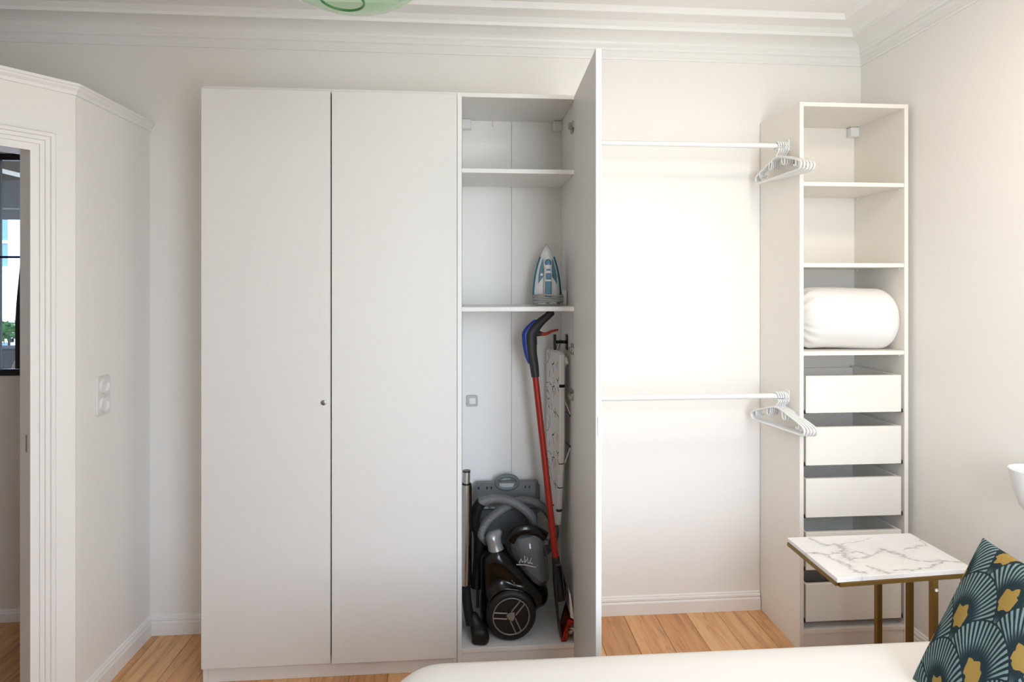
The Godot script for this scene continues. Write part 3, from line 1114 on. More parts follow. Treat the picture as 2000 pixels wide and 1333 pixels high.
var hanger_proto: Node3D
func make_hanger(label: String, group: String) -> Node3D:
	if hanger_proto != null:
		var c := hanger_proto.duplicate() as Node3D
		c.name = nm(self, "clothes_hanger")
		add_child(c, true)
		tag(c, label, "hanger", group)
		return c
	var o := thing("clothes_hanger", label, "hanger", Vector3.ZERO, 0.0, group)
	hanger_proto = o
	var st := begin()
	var hook := []
	for i in 15:
		var a := deg_to_rad(-35.0 + 215.0 * i / 14.0)
		hook.append(Vector3(cos(PI - a) * 0.020, sin(a) * 0.020 - 0.0155, 0))
	hook.reverse()
	hook.append_array([Vector3(0.0195, -0.028, 0), Vector3(0.010, -0.044, 0), Vector3(0.0, -0.052, 0), Vector3(0, -0.064, 0)])
	tube(st, curve(hook, 0.005), 0.0038, 8)
	put("hook", st, "plastic_white", o)
	st = begin()
	var W := 0.178
	var half := [Vector3(0.03, -0.066, 0), Vector3(0.09, -0.085, 0), Vector3(W - 0.03, -0.104, 0), Vector3(W - 0.004, -0.118, 0), Vector3(W, -0.132, 0), Vector3(W - 0.010, -0.145, 0), Vector3(W - 0.035, -0.149, 0), Vector3(0.06, -0.149, 0)]
	var loop := [Vector3(0, -0.062, 0)]
	loop.append_array(half)
	for k in range(half.size() - 1, -1, -1):
		loop.append(Vector3(-half[k].x, half[k].y, 0))
	tube(st, curve(loop, 0.008, true), 0.0046, 8, false)
	put("frame", st, "plastic_white", o)
	for s in [-1.0, 1.0]:
		st = begin()
		tube(st, curve([Vector3(s * 0.060, -0.075, 0), Vector3(s * 0.062, -0.098, 0), Vector3(s * 0.052, -0.106, 0), Vector3(s * 0.042, -0.098, 0), Vector3(s * 0.038, -0.070, 0)], 0.006), 0.0032, 6)
		put("strap_notch", st, "plastic_white", o)
		st = begin()
		tube(st, curve([Vector3(s * (W - 0.035), -0.104, 0), Vector3(s * (W - 0.037), -0.124, 0), Vector3(s * (W - 0.045), -0.129, 0), Vector3(s * (W - 0.053), -0.121, 0)], 0.006), 0.0030, 6)
		put("strap_hook", st, "plastic_white", o)
	return o

# ------------------------------------------------------------------ things in the open wardrobe
func build_cabinet_things() -> void:
	# socket plate on the back panel
	var o := thing("wall_socket", "small grey square wall socket on the back of the open wardrobe", "socket", Vector3(1.062, 1.035, -0.3655))
	var st := begin()
	prism(st, rounded(-0.026, -0.026, 0.026, 0.026, 0.007), 0.0, 0.008, Transform3D.IDENTITY, 0.002)
	put("plate", st, "grey_socket", o)
	st = begin()
	prism(st, rounded(-0.013, -0.014, 0.017, 0.014, 0.004), 0.008, 0.014, Transform3D.IDENTITY, 0.001)
	put("insert", st, "plastic_white", o)
	build_iron()
	st = begin()
	slab(st, Vector3(-0.011, 0, -0.014), Vector3(0.011, 0.066, 0.014), 0.003)
	tag(put("plastic_box", st, "plastic_white", self, Vector3(1.468, 1.4842, -0.20)), "small white plastic box beside the iron on the shelf", "box")
	build_mop()
	build_board()
	build_stool()
	build_pipe()

func build_iron() -> void:
	var o := thing("steam_iron", "white and teal steam iron standing on its heel on the shelf", "iron", Vector3(1.392, 1.4842, -0.19), -0.05)
	var st := begin()
	# soleplate: flat metal arch at the back
	var sole := arch(0.062, 0.276, 0.004)
	prism(st, sole, -0.052, -0.044, Transform3D.IDENTITY, 0.002)
	put("soleplate", st, "steel", o)
	st = begin()
	var rows := []
	for q in [[0.060, 0.272, -0.044], [0.060, 0.270, -0.025], [0.057, 0.262, -0.008], [0.050, 0.246, 0.006], [0.040, 0.222, 0.014]]:
		var ring := []
		for p in arch(q[0], q[1], 0.006):
			ring.append(Vector3(p.x, p.y, q[2]))
		rows.append(ring)
	grid(st, rows, true, 1.0, false, true)
	prism(st, arch(0.040, 0.222, 0.006), 0.012, 0.0142)
	put("shell", st, "plastic_white", o)
	# teal wings left and right on the shell
	for s in [-1.0, 1.0]:
		st = begin()
		var wing := [Vector2(s * 0.022, 0.208), Vector2(s * 0.032, 0.170), Vector2(s * 0.039, 0.132), Vector2(s * 0.041, 0.096), Vector2(s * 0.030, 0.112), Vector2(s * 0.0195, 0.126), Vector2(s * 0.017, 0.150), Vector2(s * 0.0195, 0.18)]
		prism(st, wing, 0.006, 0.0158, Transform3D.IDENTITY, 0.001)
		put("teal_wing", st, "teal", o)
		st = begin()
		var edge := []
		for k in 9:
			var f := k / 8.0
			var yy := lerpf(0.03, 0.215, f)
			edge.append(Vector3(s * 0.0582 * pow(1.0 - pow((yy - 0.006) / 0.258, 2.25), 0.80), yy, -0.018))
		tube(st, edge, 0.0032, 6, true, 2.6)
		put("side_stripe", st, "teal", o)
	st = begin()
	lathe(st, [Vector2(0, 0), Vector2(0.006, 0), Vector2(0.006, 0.004), Vector2(0, 0.005)], 14, Transform3D(Basis(Vector3.RIGHT, Vector3(0, 0, 1), Vector3(0, -1, 0)), Vector3(-0.026, 0.136, 0.0155)))
	put("lamp_dot", st, "plastic_white", o)
	# handle: a bridge from nose to heel
	st = begin()
	tube(st, curve([Vector3(0, 0.186, 0.004), Vector3(0, 0.182, 0.026), Vector3(0, 0.160, 0.040), Vector3(0, 0.110, 0.045), Vector3(0, 0.060, 0.041), Vector3(0, 0.030, 0.026), Vector3(0, 0.020, 0.0)], 0.006), 0.0165, 14)
	put("handle", st, "plastic_white", o)
	st = begin()
	prism(st, rounded(-0.0135, 0.038, 0.0135, 0.106, 0.003), 0.045, 0.0630, Transform3D.IDENTITY, 0.002)
	put("grip", st, "teal", o)
	st = begin()
	prism(st, rounded(-0.0115, 0.114, 0.0115, 0.141, 0.005), 0.043, 0.0625, Transform3D.IDENTITY, 0.002)
	prism(st, rounded(-0.009, 0.152, 0.010, 0.160, 0.002), 0.040, 0.0595, Transform3D.IDENTITY, 0.001)
	put("button", st, "blue", o)
	st = begin()
	var knob := []
	for i in 20:
		var a := TAU * i / 20
		knob.append(Vector2(cos(a) * 0.0135, 0.186 + sin(a) * 0.0165))
	prism(st, knob, 0.012, 0.050, Transform3D.IDENTITY, 0.004)
	put("dial", st, "blue", o)
	# flex wound round the heel
	st = begin()
	for k in 4:
		var path := []
		for i in 33:
			var a := TAU * i / 32
			path.append(Vector3(cos(a) * (0.066 + 0.002 * sin(a * 3.0 + k)), 0.020 + k * 0.0085 + 0.003 * sin(a * 2.0 + k * 1.3), 0.012 + sin(a) * (0.072 + 0.001 * k)))
		tube(st, path, 0.0036, 7, false)
	put("flex", st, "cord", o)

func arch(wid: float, hgt: float, base: float) -> Array:
	var out := []
	# right side: straight flank then ogive to the nose
	for i in 12:
		var f := i / 11.0
		var y := base + (hgt - base) * f
		var x := wid * pow(1.0 - pow(f, 2.25), 0.80)
		out.append(Vector2(x, y))
	for i in range(10, -1, -1):
		out.append(Vector2(-out[i].x, out[i].y))
	return out

func build_mop() -> void:
	# spray mop leaning in the corner: foot near the front, grip near the back
	var foot := Vector3(1.447, 0.0915, -0.055)
	var top := Vector3(1.330, 1.215, -0.150)
	var o := thing("spray_mop", "orange-red spray mop with a blue and dark grey grip leaning in the wardrobe", "mop", foot)
	var L := top - foot
	var d := L.normalized()
	var st := begin()
	tube(st, [L * 0.26, L * 0.99], 0.0135, 16)
	put("pole", st, "mop_red", o)
	st = begin()
	var a := L * 0.965
	var sp := curve([a, L + d * 0.012, L + Vector3(-0.010, 0.060, -0.004), L + Vector3(-0.014, 0.110, -0.006)], 0.01)
	var sr := []
	for i in sp.size():
		sr.append(lerpf(0.0175, 0.025, float(i) / (sp.size() - 1)))
	tube(st, sp, sr, 14)
	var g0 := L + Vector3(-0.014, 0.100, -0.006)
	var gpath := curve([g0, L + Vector3(-0.012, 0.150, -0.008), L + Vector3(0.020, 0.190, -0.012), L + Vector3(0.058, 0.222, -0.018), L + Vector3(0.085, 0.246, -0.022)], 0.008)
	var rr := []
	for i in gpath.size():
		var f := float(i) / (gpath.size() - 1)
		rr.append(lerpf(0.027, 0.0165, smoothstep(0.15, 0.8, f)) * (1.0 if f < 0.93 else sqrt(maxf(0.05, 1.0 - pow((f - 0.93) / 0.075, 2.0)))))
	tube(st, gpath, rr, 14)
	# trigger guard stub
	tube(st, [L + Vector3(0.004, 0.152, -0.010), L + Vector3(0.034, 0.146, -0.012)], [0.019, 0.009], 10)
	put("grip", st, "mop_dark", o)
	st = begin()
	var bpath := curve([L + Vector3(-0.024, 0.018, -0.002), L + Vector3(-0.033, 0.070, -0.003), L + Vector3(-0.038, 0.118, -0.004), L + Vector3(-0.037, 0.150, -0.006), L + Vector3(-0.014, 0.180, -0.009), L + Vector3(0.010, 0.204, -0.011)], 0.008)
	var br := []
	for i in bpath.size():
		var f := float(i) / (bpath.size() - 1)
		br.append(0.0155 * sqrt(maxf(0.06, 1.0 - pow(absf(f - 0.55) / 0.52, 2.4))))
	tube(st, bpath, br, 12)
	put("grip_shell", st, "mop_blue", o)
	st = begin()
	var tp := curve([L + Vector3(0.030, 0.147, -0.010), L + Vector3(0.052, 0.146, -0.010), L + Vector3(0.078, 0.158, -0.010), L + Vector3(0.106, 0.164, -0.010)], 0.008)
	var tr := []
	for i in tp.size():
		tr.append(lerpf(0.0085, 0.0042, float(i) / (tp.size() - 1)))
	tube(st, tp, tr, 10)
	put("trigger", st, "mop_red", o)
	# head joint and flat foot hanging down
	st = begin()
	tube(st, [L * 0.295, L * 0.27, L * 0.20, L * 0.14], [0.0165, 0.017, 0.020, 0.020], 14)
	prism(st, [Vector2(-0.038, 0.315), Vector2(-0.012, 0.315), Vector2(0.016, 0.22), Vector2(0.031, 0.115), Vector2(0.022, 0.092), Vector2(-0.004, 0.004), Vector2(-0.013, 0.004), Vector2(-0.026, 0.11), Vector2(-0.036, 0.22)], -0.050, 0.038, Transform3D(Basis.IDENTITY, Vector3(-0.006, 0.006, -0.02)), 0.006)
	put("head", st, "mop_dark", o)
	st = begin()
	prism(st, [Vector2(-0.012, 0.0), Vector2(0.008, 0.0), Vector2(0.042, 0.080), Vector2(0.018, 0.092)], -0.060, 0.044, Transform3D(Basis.IDENTITY, Vector3(-0.006, 0.002, -0.02)), 0.003)
	put("squeegee_edge", st, "mop_red", o)
	st = begin()
	prism(st, [Vector2(0.020, 0.200), Vector2(0.027, 0.196), Vector2(0.043, 0.090), Vector2(0.027, 0.098)], -0.058, 0.042, Transform3D(Basis.IDENTITY, Vector3(-0.006, 0.002, -0.02)), 0.001)
	put("cloth_pad", st, "sheet", o)

func build_board() -> void:
	var h := thing("wall_hook", "black T-shaped wall hook on the right side panel of the open wardrobe", "hook", Vector3(1.482, 1.322, -0.20))
	var st := begin()
	slab(st, Vector3(-0.006, -0.034, -0.022), Vector3(0, 0.034, 0.022), 0.002)
	put("backplate", st, "black", h)
	st = begin()
	bar(st, Vector3(-0.006, 0, 0), Vector3(-0.050, 0, 0), 0.014, 0.014)
	put("arm", st, "black", h)
	st = begin()
	slab(st, Vector3(-0.062, -0.034, -0.012), Vector3(-0.050, 0.034, 0.012), 0.002)
	put("cross_piece", st, "black", h)
	# tabletop ironing board hanging on its edge, cover to the left
	var o := thing("ironing_board", "small ironing board with white twig-patterned cover hanging from the black hook", "ironing board", Vector3(1.430, 1.275, -0.205), 0.0)
	o.basis = Basis(Vector3.UP, -PI / 2 + 0.15)
	# local x runs along the board's width (towards the room), local z away from the cover
	var outl := []
	for i in 21:
		var f := i / 20.0
		var half := 0.104
		if f > 0.45:
			half = lerpf(0.104, 0.052, pow((f - 0.45) / 0.55, 1.4))
		outl.append(Vector2(half, -0.745 * f))
	var left := []
	for p in outl:
		left.append(Vector2(-p.x, p.y))
	left.reverse()
	var full := [Vector2(-0.09, 0.010), Vector2(0.0, 0.014), Vector2(0.09, 0.010)]
	full.append_array(outl)
	full.append_array([Vector2(0.03, -0.757), Vector2(-0.03, -0.757)])
	full.append_array(left)
	st = begin()
	prism(st, full, -0.013, 0.013, Transform3D.IDENTITY, 0.007, 3.2)
	put("cover", st, "board_cover", o)
	st = begin()
	prism(st, [Vector2(0.085, -0.012), Vector2(0.104, -0.035), Vector2(0.06, -0.060)], -0.026, -0.0135, Transform3D.IDENTITY, 0.0)
	put("cover_flap", st, "sheet", o)
	st = begin()
	for q in [[-0.20, -0.262], [-0.465, -0.395]]:
		tube(st, [Vector3(0.088, q[0], -0.016), Vector3(0.092, q[1], -0.040)], 0.0035, 8)
		tube(st, [Vector3(-0.070, q[0], -0.016), Vector3(-0.070, q[1], -0.040)], 0.0035, 8)
		tube(st, [Vector3(0.092, q[1], -0.040), Vector3(-0.070, q[1], -0.040)], 0.0035, 8)
	put("folding_leg", st, "chrome", o)
	st = begin()
	for q in [-0.262, -0.395]:
		tube(st, [Vector3(0.094, q, -0.040), Vector3(0.101, q, -0.040)], 0.006, 10)
	put("foot_cap", st, "black_matt", o)
	st = begin()
	tube(st, curve([Vector3(-0.012, 0.010, -0.006), Vector3(-0.006, 0.045, -0.014), Vector3(0.0, 0.056, -0.026), Vector3(0.010, 0.045, -0.020), Vector3(0.030, 0.010, -0.006)], 0.006), 0.0028, 8)
	put("hanging_loop", st, "chrome", o)

func build_stool() -> void:
	var o := thing("step_stool", "grey plastic folded step stool with an oval carry handle behind the vacuum cleaner", "stool", Vector3(1.222, 0.0912, -0.325))
	var st := begin()
	prism(st, rounded(-0.146, 0.455, 0.146, 0.578, 0.010), -0.014, 0.014, Transform3D.IDENTITY, 0.003)
	for x in [-0.146, 0.146]:
		box(st, Vector3(x * 0.985, 0.500, 0.016), Vector3(0.014, 0.13, 0.010), 0.002)
	put("upper_panel", st, "grey_plastic", o)
	st = begin()
	prism(st, rounded(-0.142, 0.24, 0.142, 0.450, 0.008), -0.014, 0.006, Transform3D.IDENTITY, 0.003)
	put("lower_panel", st, "grey_dark", o)
	st = begin()
	prism(st, rounded(-0.142, 0.0, -0.095, 0.24, 0.006), -0.014, 0.008, Transform3D.IDENTITY, 0.003)
	prism(st, rounded(0.095, 0.0, 0.142, 0.24, 0.006), -0.014, 0.008, Transform3D.IDENTITY, 0.003)
	prism(st, rounded(-0.095, 0.17, 0.095, 0.24, 0.006), -0.012, 0.012, Transform3D.IDENTITY, 0.003)
	put("leg_frame", st, "grey_plastic", o)
	st = begin()
	var ring := []
	for i in 36:
		var a := TAU * i / 36
		ring.append(Vector3(cos(a) * 0.050, 0.575 + sin(a) * 0.030, 0.010))
	ring.append(ring[0])
	tube(st, ring, 0.0095, 10, false)
	put("carry_handle", st, "handle_grey", o)
	st = begin()
	prism(st, [Vector2(-0.036, 0.553), Vector2(0.030, 0.553), Vector2(0.032, 0.572), Vector2(-0.034, 0.572)], 0.014, 0.017, Transform3D.IDENTITY, 0.001)
	put("grip_strip", st, "grey_socket", o)
	st = begin()
	for i in 14:
		var x := -0.134 + 0.0195 * i
		if absf(x) > 0.060 and i % 3 != 1:
			slab(st, Vector3(x, 0.548, 0.0138), Vector3(x + 0.007, 0.558, 0.0146), 0.0)
	put("slot", st, "dark_slot", o).set_meta("kind", "stuff")
	st = begin()
	for i in 7:
		var e := []
		for k in 10:
			var a := TAU * k / 10
			e.append(Vector2(-0.095 + i * 0.030 + cos(a) * 0.010, 0.462 + sin(a) * 0.005))
		prism(st, e, 0.0138, 0.0150)
	put("rib_button", st, "grey_socket", o).set_meta("kind", "stuff")

func build_pipe() -> void:
	var o := thing("vacuum_pipe", "chrome telescopic vacuum pipe standing upright with a black floor nozzle", "vacuum pipe", Vector3(1.036, 0.0912, -0.09))
	var st := begin()
	tube(st, [Vector3(-0.005, 0.20, 0), Vector3(0.0, 0.648, -0.005)], 0.0165, 22)
	put("outer_tube", st, "chrome", o)
	st = begin()
	tube(st, [Vector3(0.0, 0.640, -0.005), Vector3(0.001, 0.701, -0.006)], 0.0155, 22)
	put("inner_tube", st, "chrome", o)
	st = begin()
	lathe(st, [Vector2(0, 0), Vector2(0.0178, 0), Vector2(0.0178, 0.006), Vector2(0, 0.006)], 22, Transform3D(Basis.IDENTITY, Vector3(0, 0.645, -0.005)))
	lathe(st, [Vector2(0, 0), Vector2(0.0166, 0), Vector2(0.0166, 0.005), Vector2(0, 0.005)], 22, Transform3D(Basis.IDENTITY, Vector3(0.001, 0.698, -0.006)))
	prism(st, [Vector2(0.014, 0.654), Vector2(0.021, 0.648), Vector2(0.024, 0.625), Vector2(0.022, 0.598), Vector2(0.016, 0.606)], -0.008, 0.008, Transform3D(Basis.IDENTITY, Vector3(0, 0, -0.004)), 0.002)
	box(st, Vector3(0.018, 0.42, -0.006), Vector3(0.010, 0.40, 0.010), 0.003)
	put("locking_collar", st, "black", o)
	st = begin()
	tube(st, curve([Vector3(-0.003, 0.225, 0.0), Vector3(0.0, 0.18, 0.0), Vector3(0.008, 0.12, 0.004), Vector3(0.018, 0.065, 0.010)], 0.02), 0.0195, 16)
	var f := func(p: Vector3) -> float:
		var a := capsule(p, Vector3(0.030, 0.085, 0.0), Vector3(0.075, 0.020, 0.035), 0.024, 0.018)
		var b := rbox(p, Vector3(0.052, 0.030, 0.020), Vector3(0.030, 0.030, 0.040), 0.016)
		return maxf(smin(a, b, 0.03), -p.y + 0.001)
	field(st, f, Vector3(-0.02, -0.008, -0.05), Vector3(0.12, 0.13, 0.09), 0.005)
	put("floor_nozzle", st, "black_matt", o)

func build_vacuum() -> void:
	var o := thing("vacuum_cleaner", "black and grey bagless vacuum cleaner stood on end with its corrugated hose coiled on top", "vacuum cleaner", Vector3(1.218, 0.0912, -0.17))
	var st := begin()
	# main shell, seen from its wheel side
	var f := func(p: Vector3) -> float:
		var d := capsule(p, Vector3(0.005, 0.112, -0.06), Vector3(0.005, 0.112, 0.075), 0.104, 0.104)
		d = smin(d, rbox(p, Vector3(-0.060, 0.185, 0.0), Vector3(0.062, 0.165, 0.085), 0.05), 0.05)
		d = smin(d, capsule(p, Vector3(-0.050, 0.325, 0.045), Vector3(0.120, 0.150, 0.045), 0.040, 0.045), 0.02)
		d = smin(d, capsule(p, Vector3(0.115, 0.22, -0.04), Vector3(0.10, 0.14, -0.02), 0.055, 0.07), 0.05)
		d = maxf(d, -(p.y - 0.001))
		return maxf(d, p.z - 0.105)
	field(st, f, Vector3(-0.155, -0.01, -0.15), Vector3(0.205, 0.42, 0.13), 0.0075)
	put("body", st, "black", o)
	# side wheel with three twin spokes
	var wheel := Transform3D(Basis(Vector3.RIGHT, Vector3(0, 0, 1), Vector3(0, -1, 0)), Vector3(0.004, 0.106, 0.104))
	st = begin()
	lathe(st, [Vector2(0, 0), Vector2(0.100, 0), Vector2(0.104, 0.006), Vector2(0.100, 0.014), Vector2(0.088, 0.019), Vector2(0.078, 0.018), Vector2(0.076, 0.014), Vector2(0, 0.014)], 48, wheel)
	var wh := put("wheel", st, "black_matt", o)
	st = begin()
	var rp := []
	for i in 49:
		var a := TAU * i / 48
		rp.append(Vector3(0.004 + cos(a) * 0.0755, 0.106 + sin(a) * 0.0755, 0.1195))
	tube(st, rp, 0.0029, 6, false)
	for k in 3:
		var a := deg_to_rad(50.0 + 125.0 * k - (5.0 if k == 2 else 0.0))
		var d := Vector3(cos(a), sin(a), 0)
		var s := Vector3(-d.y, d.x, 0) * 0.0115
		var c := Vector3(0.004, 0.106, 0.1195)
		for g in [-1.0, 1.0]:
			tube(st, [c + d * 0.016 + s * g, c + d * 0.074 + s * g], 0.0029, 6)
	var hub := []
	for i in 6:
		var a := deg_to_rad(50.0 + 60.0 * i)
		hub.append(Vector2(0.004 + cos(a) * (0.021 if i % 2 == 0 else 0.016), 0.106 + sin(a) * (0.021 if i % 2 == 0 else 0.016)))
	prism(st, hub, 0.116, 0.123, Transform3D.IDENTITY, 0.0015)
	put("spoke", st, "spoke", wh)
	# second wheel on the far side
	st = begin()
	lathe(st, [Vector2(0, 0), Vector2(0.09, 0), Vector2(0.094, 0.006), Vector2(0.09, 0.012), Vector2(0, 0.012)], 36, Transform3D(Basis(Vector3.RIGHT, Vector3(0, 0, -1), Vector3(0, 1, 0)), Vector3(0.004, 0.100, -0.125)))
	put("wheel", st, "black_matt", o)
	# smoked dust bin
	st = begin()
	var bin := func(p: Vector3) -> float:
		var q := Vector3(p.x, p.y, p.z * 0.95)
		var d := capsule(q, Vector3(0.085, 0.350, 0.0), Vector3(0.115, 0.225, 0.0), 0.082, 0.066)
		return maxf(d, (p - Vector3(0.095, 0.412, 0)).dot(Vector3(-0.18, 0.98, 0)))
	field(st, bin, Vector3(-0.02, 0.14, -0.10), Vector3(0.20, 0.45, 0.10), 0.006)
	put("dust_bin", st, "smoke", o).set_meta("label", "smoked transparent dust bin")
	st = begin()
	lathe(st, [Vector2(0, -0.16), Vector2(0.040, -0.16), Vector2(0.052, -0.02), Vector2(0.056, 0.055), Vector2(0.0, 0.060)], 24, Transform3D(Basis(Vector3(0, 0, 1), 0.22), Vector3(0.095, 0.350, 0)))
	put("filter_core", st, "grey_plastic", o)
	# bin lid handle
	st = begin()
	tube(st, curve([Vector3(0.005, 0.385, 0.040), Vector3(0.030, 0.424, 0.045), Vector3(0.075, 0.436, 0.045), Vector3(0.125, 0.420, 0.040), Vector3(0.158, 0.396, 0.035)], 0.008), 0.013, 12, true, 1.6)
	put("bin_handle", st, "black", o)
	st = begin()
	box(st, Vector3(0.160, 0.372, 0.030), Vector3(0.028, 0.022, 0.03), 0.006)
	put("lid_latch", st, "grey_dark", o)
	# print on the bin: a scribbled word over a line
	st = begin()
	var pz := 0.0885
	var strokes := [[Vector2(0.040, 0.312), Vector2(0.048, 0.330), Vector2(0.052, 0.316), Vector2(0.060, 0.320)], [Vector2(0.062, 0.342), Vector2(0.064, 0.312), Vector2(0.072, 0.326)], [Vector2(0.074, 0.334), Vector2(0.078, 0.310), Vector2(0.088, 0.312)], [Vector2(0.092, 0.330), Vector2(0.084, 0.314), Vector2(0.098, 0.306)], [Vector2(0.028, 0.306), Vector2(0.066, 0.304), Vector2(0.110, 0.292)]]
	for s in strokes:
		for i in s.size() - 1:
			bar(st, Vector3(s[i].x, s[i].y, pz), Vector3(s[i + 1].x, s[i + 1].y, pz), 0.0056, 0.002, 0.0)
	put("logo", st, "print", o).set_meta("kind", "stuff")
	st = begin()
	for k in 6:
		var q := Vector3(0.008 + k * 0.0085, 0.242 - k * 0.0095, 0.0905)
		bar(st, q, q + Vector3(0.005, -0.0062 + 0.003 * (k % 2), 0), 0.0035, 0.002, 0.0)
	put("lettering", st, "spoke", o).set_meta("kind", "stuff")
	# silver hose port at the top
	st = begin()
	var port := func(p: Vector3) -> float:
		var d := capsule(p, Vector3(-0.052, 0.335, 0.040), Vector3(-0.068, 0.398, 0.035), 0.036, 0.028)
		d = smin(d, capsule(p, Vector3(-0.068, 0.398, 0.035), Vector3(-0.045, 0.418, 0.030), 0.026, 0.016), 0.02)
		return maxf(d, 0.318 - p.y + 0.25 * (p.x + 0.052))
	field(st, port, Vector3(-0.12, 0.29, -0.02), Vector3(0.0, 0.45, 0.09), 0.005)
	put("hose_port", st, "silver", o).set_meta("label", "silver hose port")
	# corrugated hose: one loop over the top, one round the back
	for path in [[Vector3(-0.125, 0.545, 0.02), Vector3(-0.070, 0.562, 0.025), Vector3(0.000, 0.550, 0.015), Vector3(0.060, 0.510, -0.01), Vector3(0.105, 0.455, -0.04), Vector3(0.118, 0.400, -0.07)], [Vector3(-0.090, 0.36, -0.02), Vector3(-0.118, 0.405, 0.0), Vector3(-0.085, 0.462, 0.0), Vector3(-0.020, 0.497, -0.03), Vector3(0.060, 0.515, -0.075), Vector3(0.140, 0.495, -0.085), Vector3(0.198, 0.440, -0.07), Vector3(0.214, 0.375, -0.06), Vector3(0.196, 0.315, -0.06), Vector3(0.16, 0.28, -0.07)]]:
		st = begin()
		var c := curve(path, 0.0022)
		var r := []
		for i in c.size():
			r.append(0.0178 + 0.0016 * cos(i * TAU / 3.0))
		tube(st, c, r, 14)
		put("hose", st, "hose", o)
	# black hose handle hanging down at the left
	st = begin()
	tube(st, curve([Vector3(-0.118, 0.548, 0.022), Vector3(-0.140, 0.510, 0.015), Vector3(-0.148, 0.450, 0.0), Vector3(-0.128, 0.395, -0.02), Vector3(-0.128, 0.28, -0.03), Vector3(-0.140, 0.16, -0.02)], 0.012), 0.024, 14)
	put("hose_handle", st, "black_matt", o)

# ------------------------------------------------------------------ bed and its cushions
func build_bed() -> void:
	var o := thing("bed", "wide bed with a smooth white fitted sheet and rounded corners", "bed", Vector3(0.82, 0, 0.665))
	var st := begin()
	# rounded mattress: plan outline shrinks over a rolled top edge
	var X := 2.10
	var Z := 1.62
	var rows := []
	for q in [[0.0, 0.16], [0.0, 0.40], [0.004, 0.440], [0.014, 0.470], [0.032, 0.490], [0.060, 0.502], [0.11, 0.509], [0.22, 0.514]]:
		var ring := []
		var rr := maxf(0.02, 0.13 - q[0] * 0.4)
		for p in rounded(q[0], q[0], X - q[0], Z - q[0], rr, 9):
			ring.append(Vector3(p.x, q[1] + (0.004 * sin(p.x * 5.0 + p.y * 3.0) if q[1] > 0.45 else 0.0), p.y))
		rows.append(ring)
	grid(st, rows, true, 1.0, false, true)
	poly(st, rows[rows.size() - 1], Vector3.UP)
	put("mattress", st, "sheet", o)
	st = begin()
	slab(st, Vector3(0.05, 0.08, 0.05), Vector3(X - 0.02, 0.16, Z - 0.05), 0.01)
	put("base", st, "grey_plastic", o)
	for q in [[0.12, 0.12], [X - 0.12, 0.12], [0.12, Z - 0.12], [X - 0.12, Z - 0.12]]:
		st = begin()
		lathe(st, [Vector2(0, 0), Vector2(0.022, 0), Vector2(0.028, 0.08), Vector2(0, 0.08)], 16, Transform3D(Basis.IDENTITY, Vector3(q[0], 0, q[1])))
		put("leg", st, "black_matt", o)
	# patterned cushion leaning back to the right
	var c := begin()
	soft(c, 0.42, 0.421, 0.075, 28)
	var cu := put("cushion", c, "cushion", self)
	tag(cu, "teal cushion with fan pattern and ochre flowers leaning on the bed", "cushion")
	var up := Vector3(0.4772, 0.8788, 0.0).normalized()
	var right := Vector3(0, 0, 1)
	cu.transform = Transform3D(Basis(right, up, right.cross(up)), Vector3(2.325, 0.708, 1.113))
	c = begin()
	soft(c, 0.68, 0.40, 0.085, 24)
	var pl := put("pillow", c, "duvet", self)
	tag(pl, "white pillow standing behind the patterned cushion", "pillow")
	up = Vector3(0.28, 0.96, 0.0).normalized()
	right = Vector3(0, 0, 1)
	pl.transform = Transform3D(Basis(right, up, right.cross(up)), Vector3(2.60, 0.700, 1.25))

# pillow form in its own x-y plane with pinched corners
func soft(st: SurfaceTool, w: float, h: float, t: float, n: int) -> void:
	for side in [1.0, -1.0]:
		var rows := []
		for i in n + 1:
			var row := []
			var v := sin((float(i) / n - 0.5) * PI)
			for j in n + 1:
				var u := sin((float(j) / n - 0.5) * PI)
				var x := u * (1.0 - 0.075 * (1.0 - v * v) * absf(u))
				var y := v * (1.0 - 0.075 * (1.0 - u * u) * absf(v))
				var z := pow(maxf(0.0, (1.0 - u * u) * (1.0 - v * v)), 0.42) * t
				z += 0.004 * sin(u * 9.0 + v * 4.0) * (1.0 - u * u) * (1.0 - v * v)
				row.append(Vector3(x * w / 2, y * h / 2, z * side))
			rows.append(row)
		# texture follows the cloth: u to the right, v upwards
		var R := rows.size()
		var N := []
		for i in R:
			var nr := []
			for j in R:
				var du: Vector3 = rows[i][mini(j + 1, R - 1)] - rows[i][maxi(j - 1, 0)]
				var dv: Vector3 = rows[mini(i + 1, R - 1)][j] - rows[maxi(i - 1, 0)][j]
				var q: Vector3 = du.cross(dv) * side
				nr.append(q.normalized() if q.length_squared() > 1e-16 else Vector3(0, 0, side))
			N.append(nr)
		for i in R - 1:
			for j in R - 1:
				var uv := []
				for k in [[i, j], [i, j + 1], [i + 1, j + 1], [i + 1, j]]:
					var p: Vector3 = rows[k[0]][k[1]]
					uv.append(Vector2(p.x / w + 0.5, 0.5 - p.y / h))
				tri(st, [rows[i][j], rows[i][j + 1], rows[i + 1][j + 1]], [N[i][j], N[i][j + 1], N[i + 1][j + 1]], [uv[0], uv[1], uv[2]])
				tri(st, [rows[i][j], rows[i + 1][j + 1], rows[i + 1][j]], [N[i][j], N[i + 1][j + 1], N[i + 1][j]], [uv[0], uv[2], uv[3]])

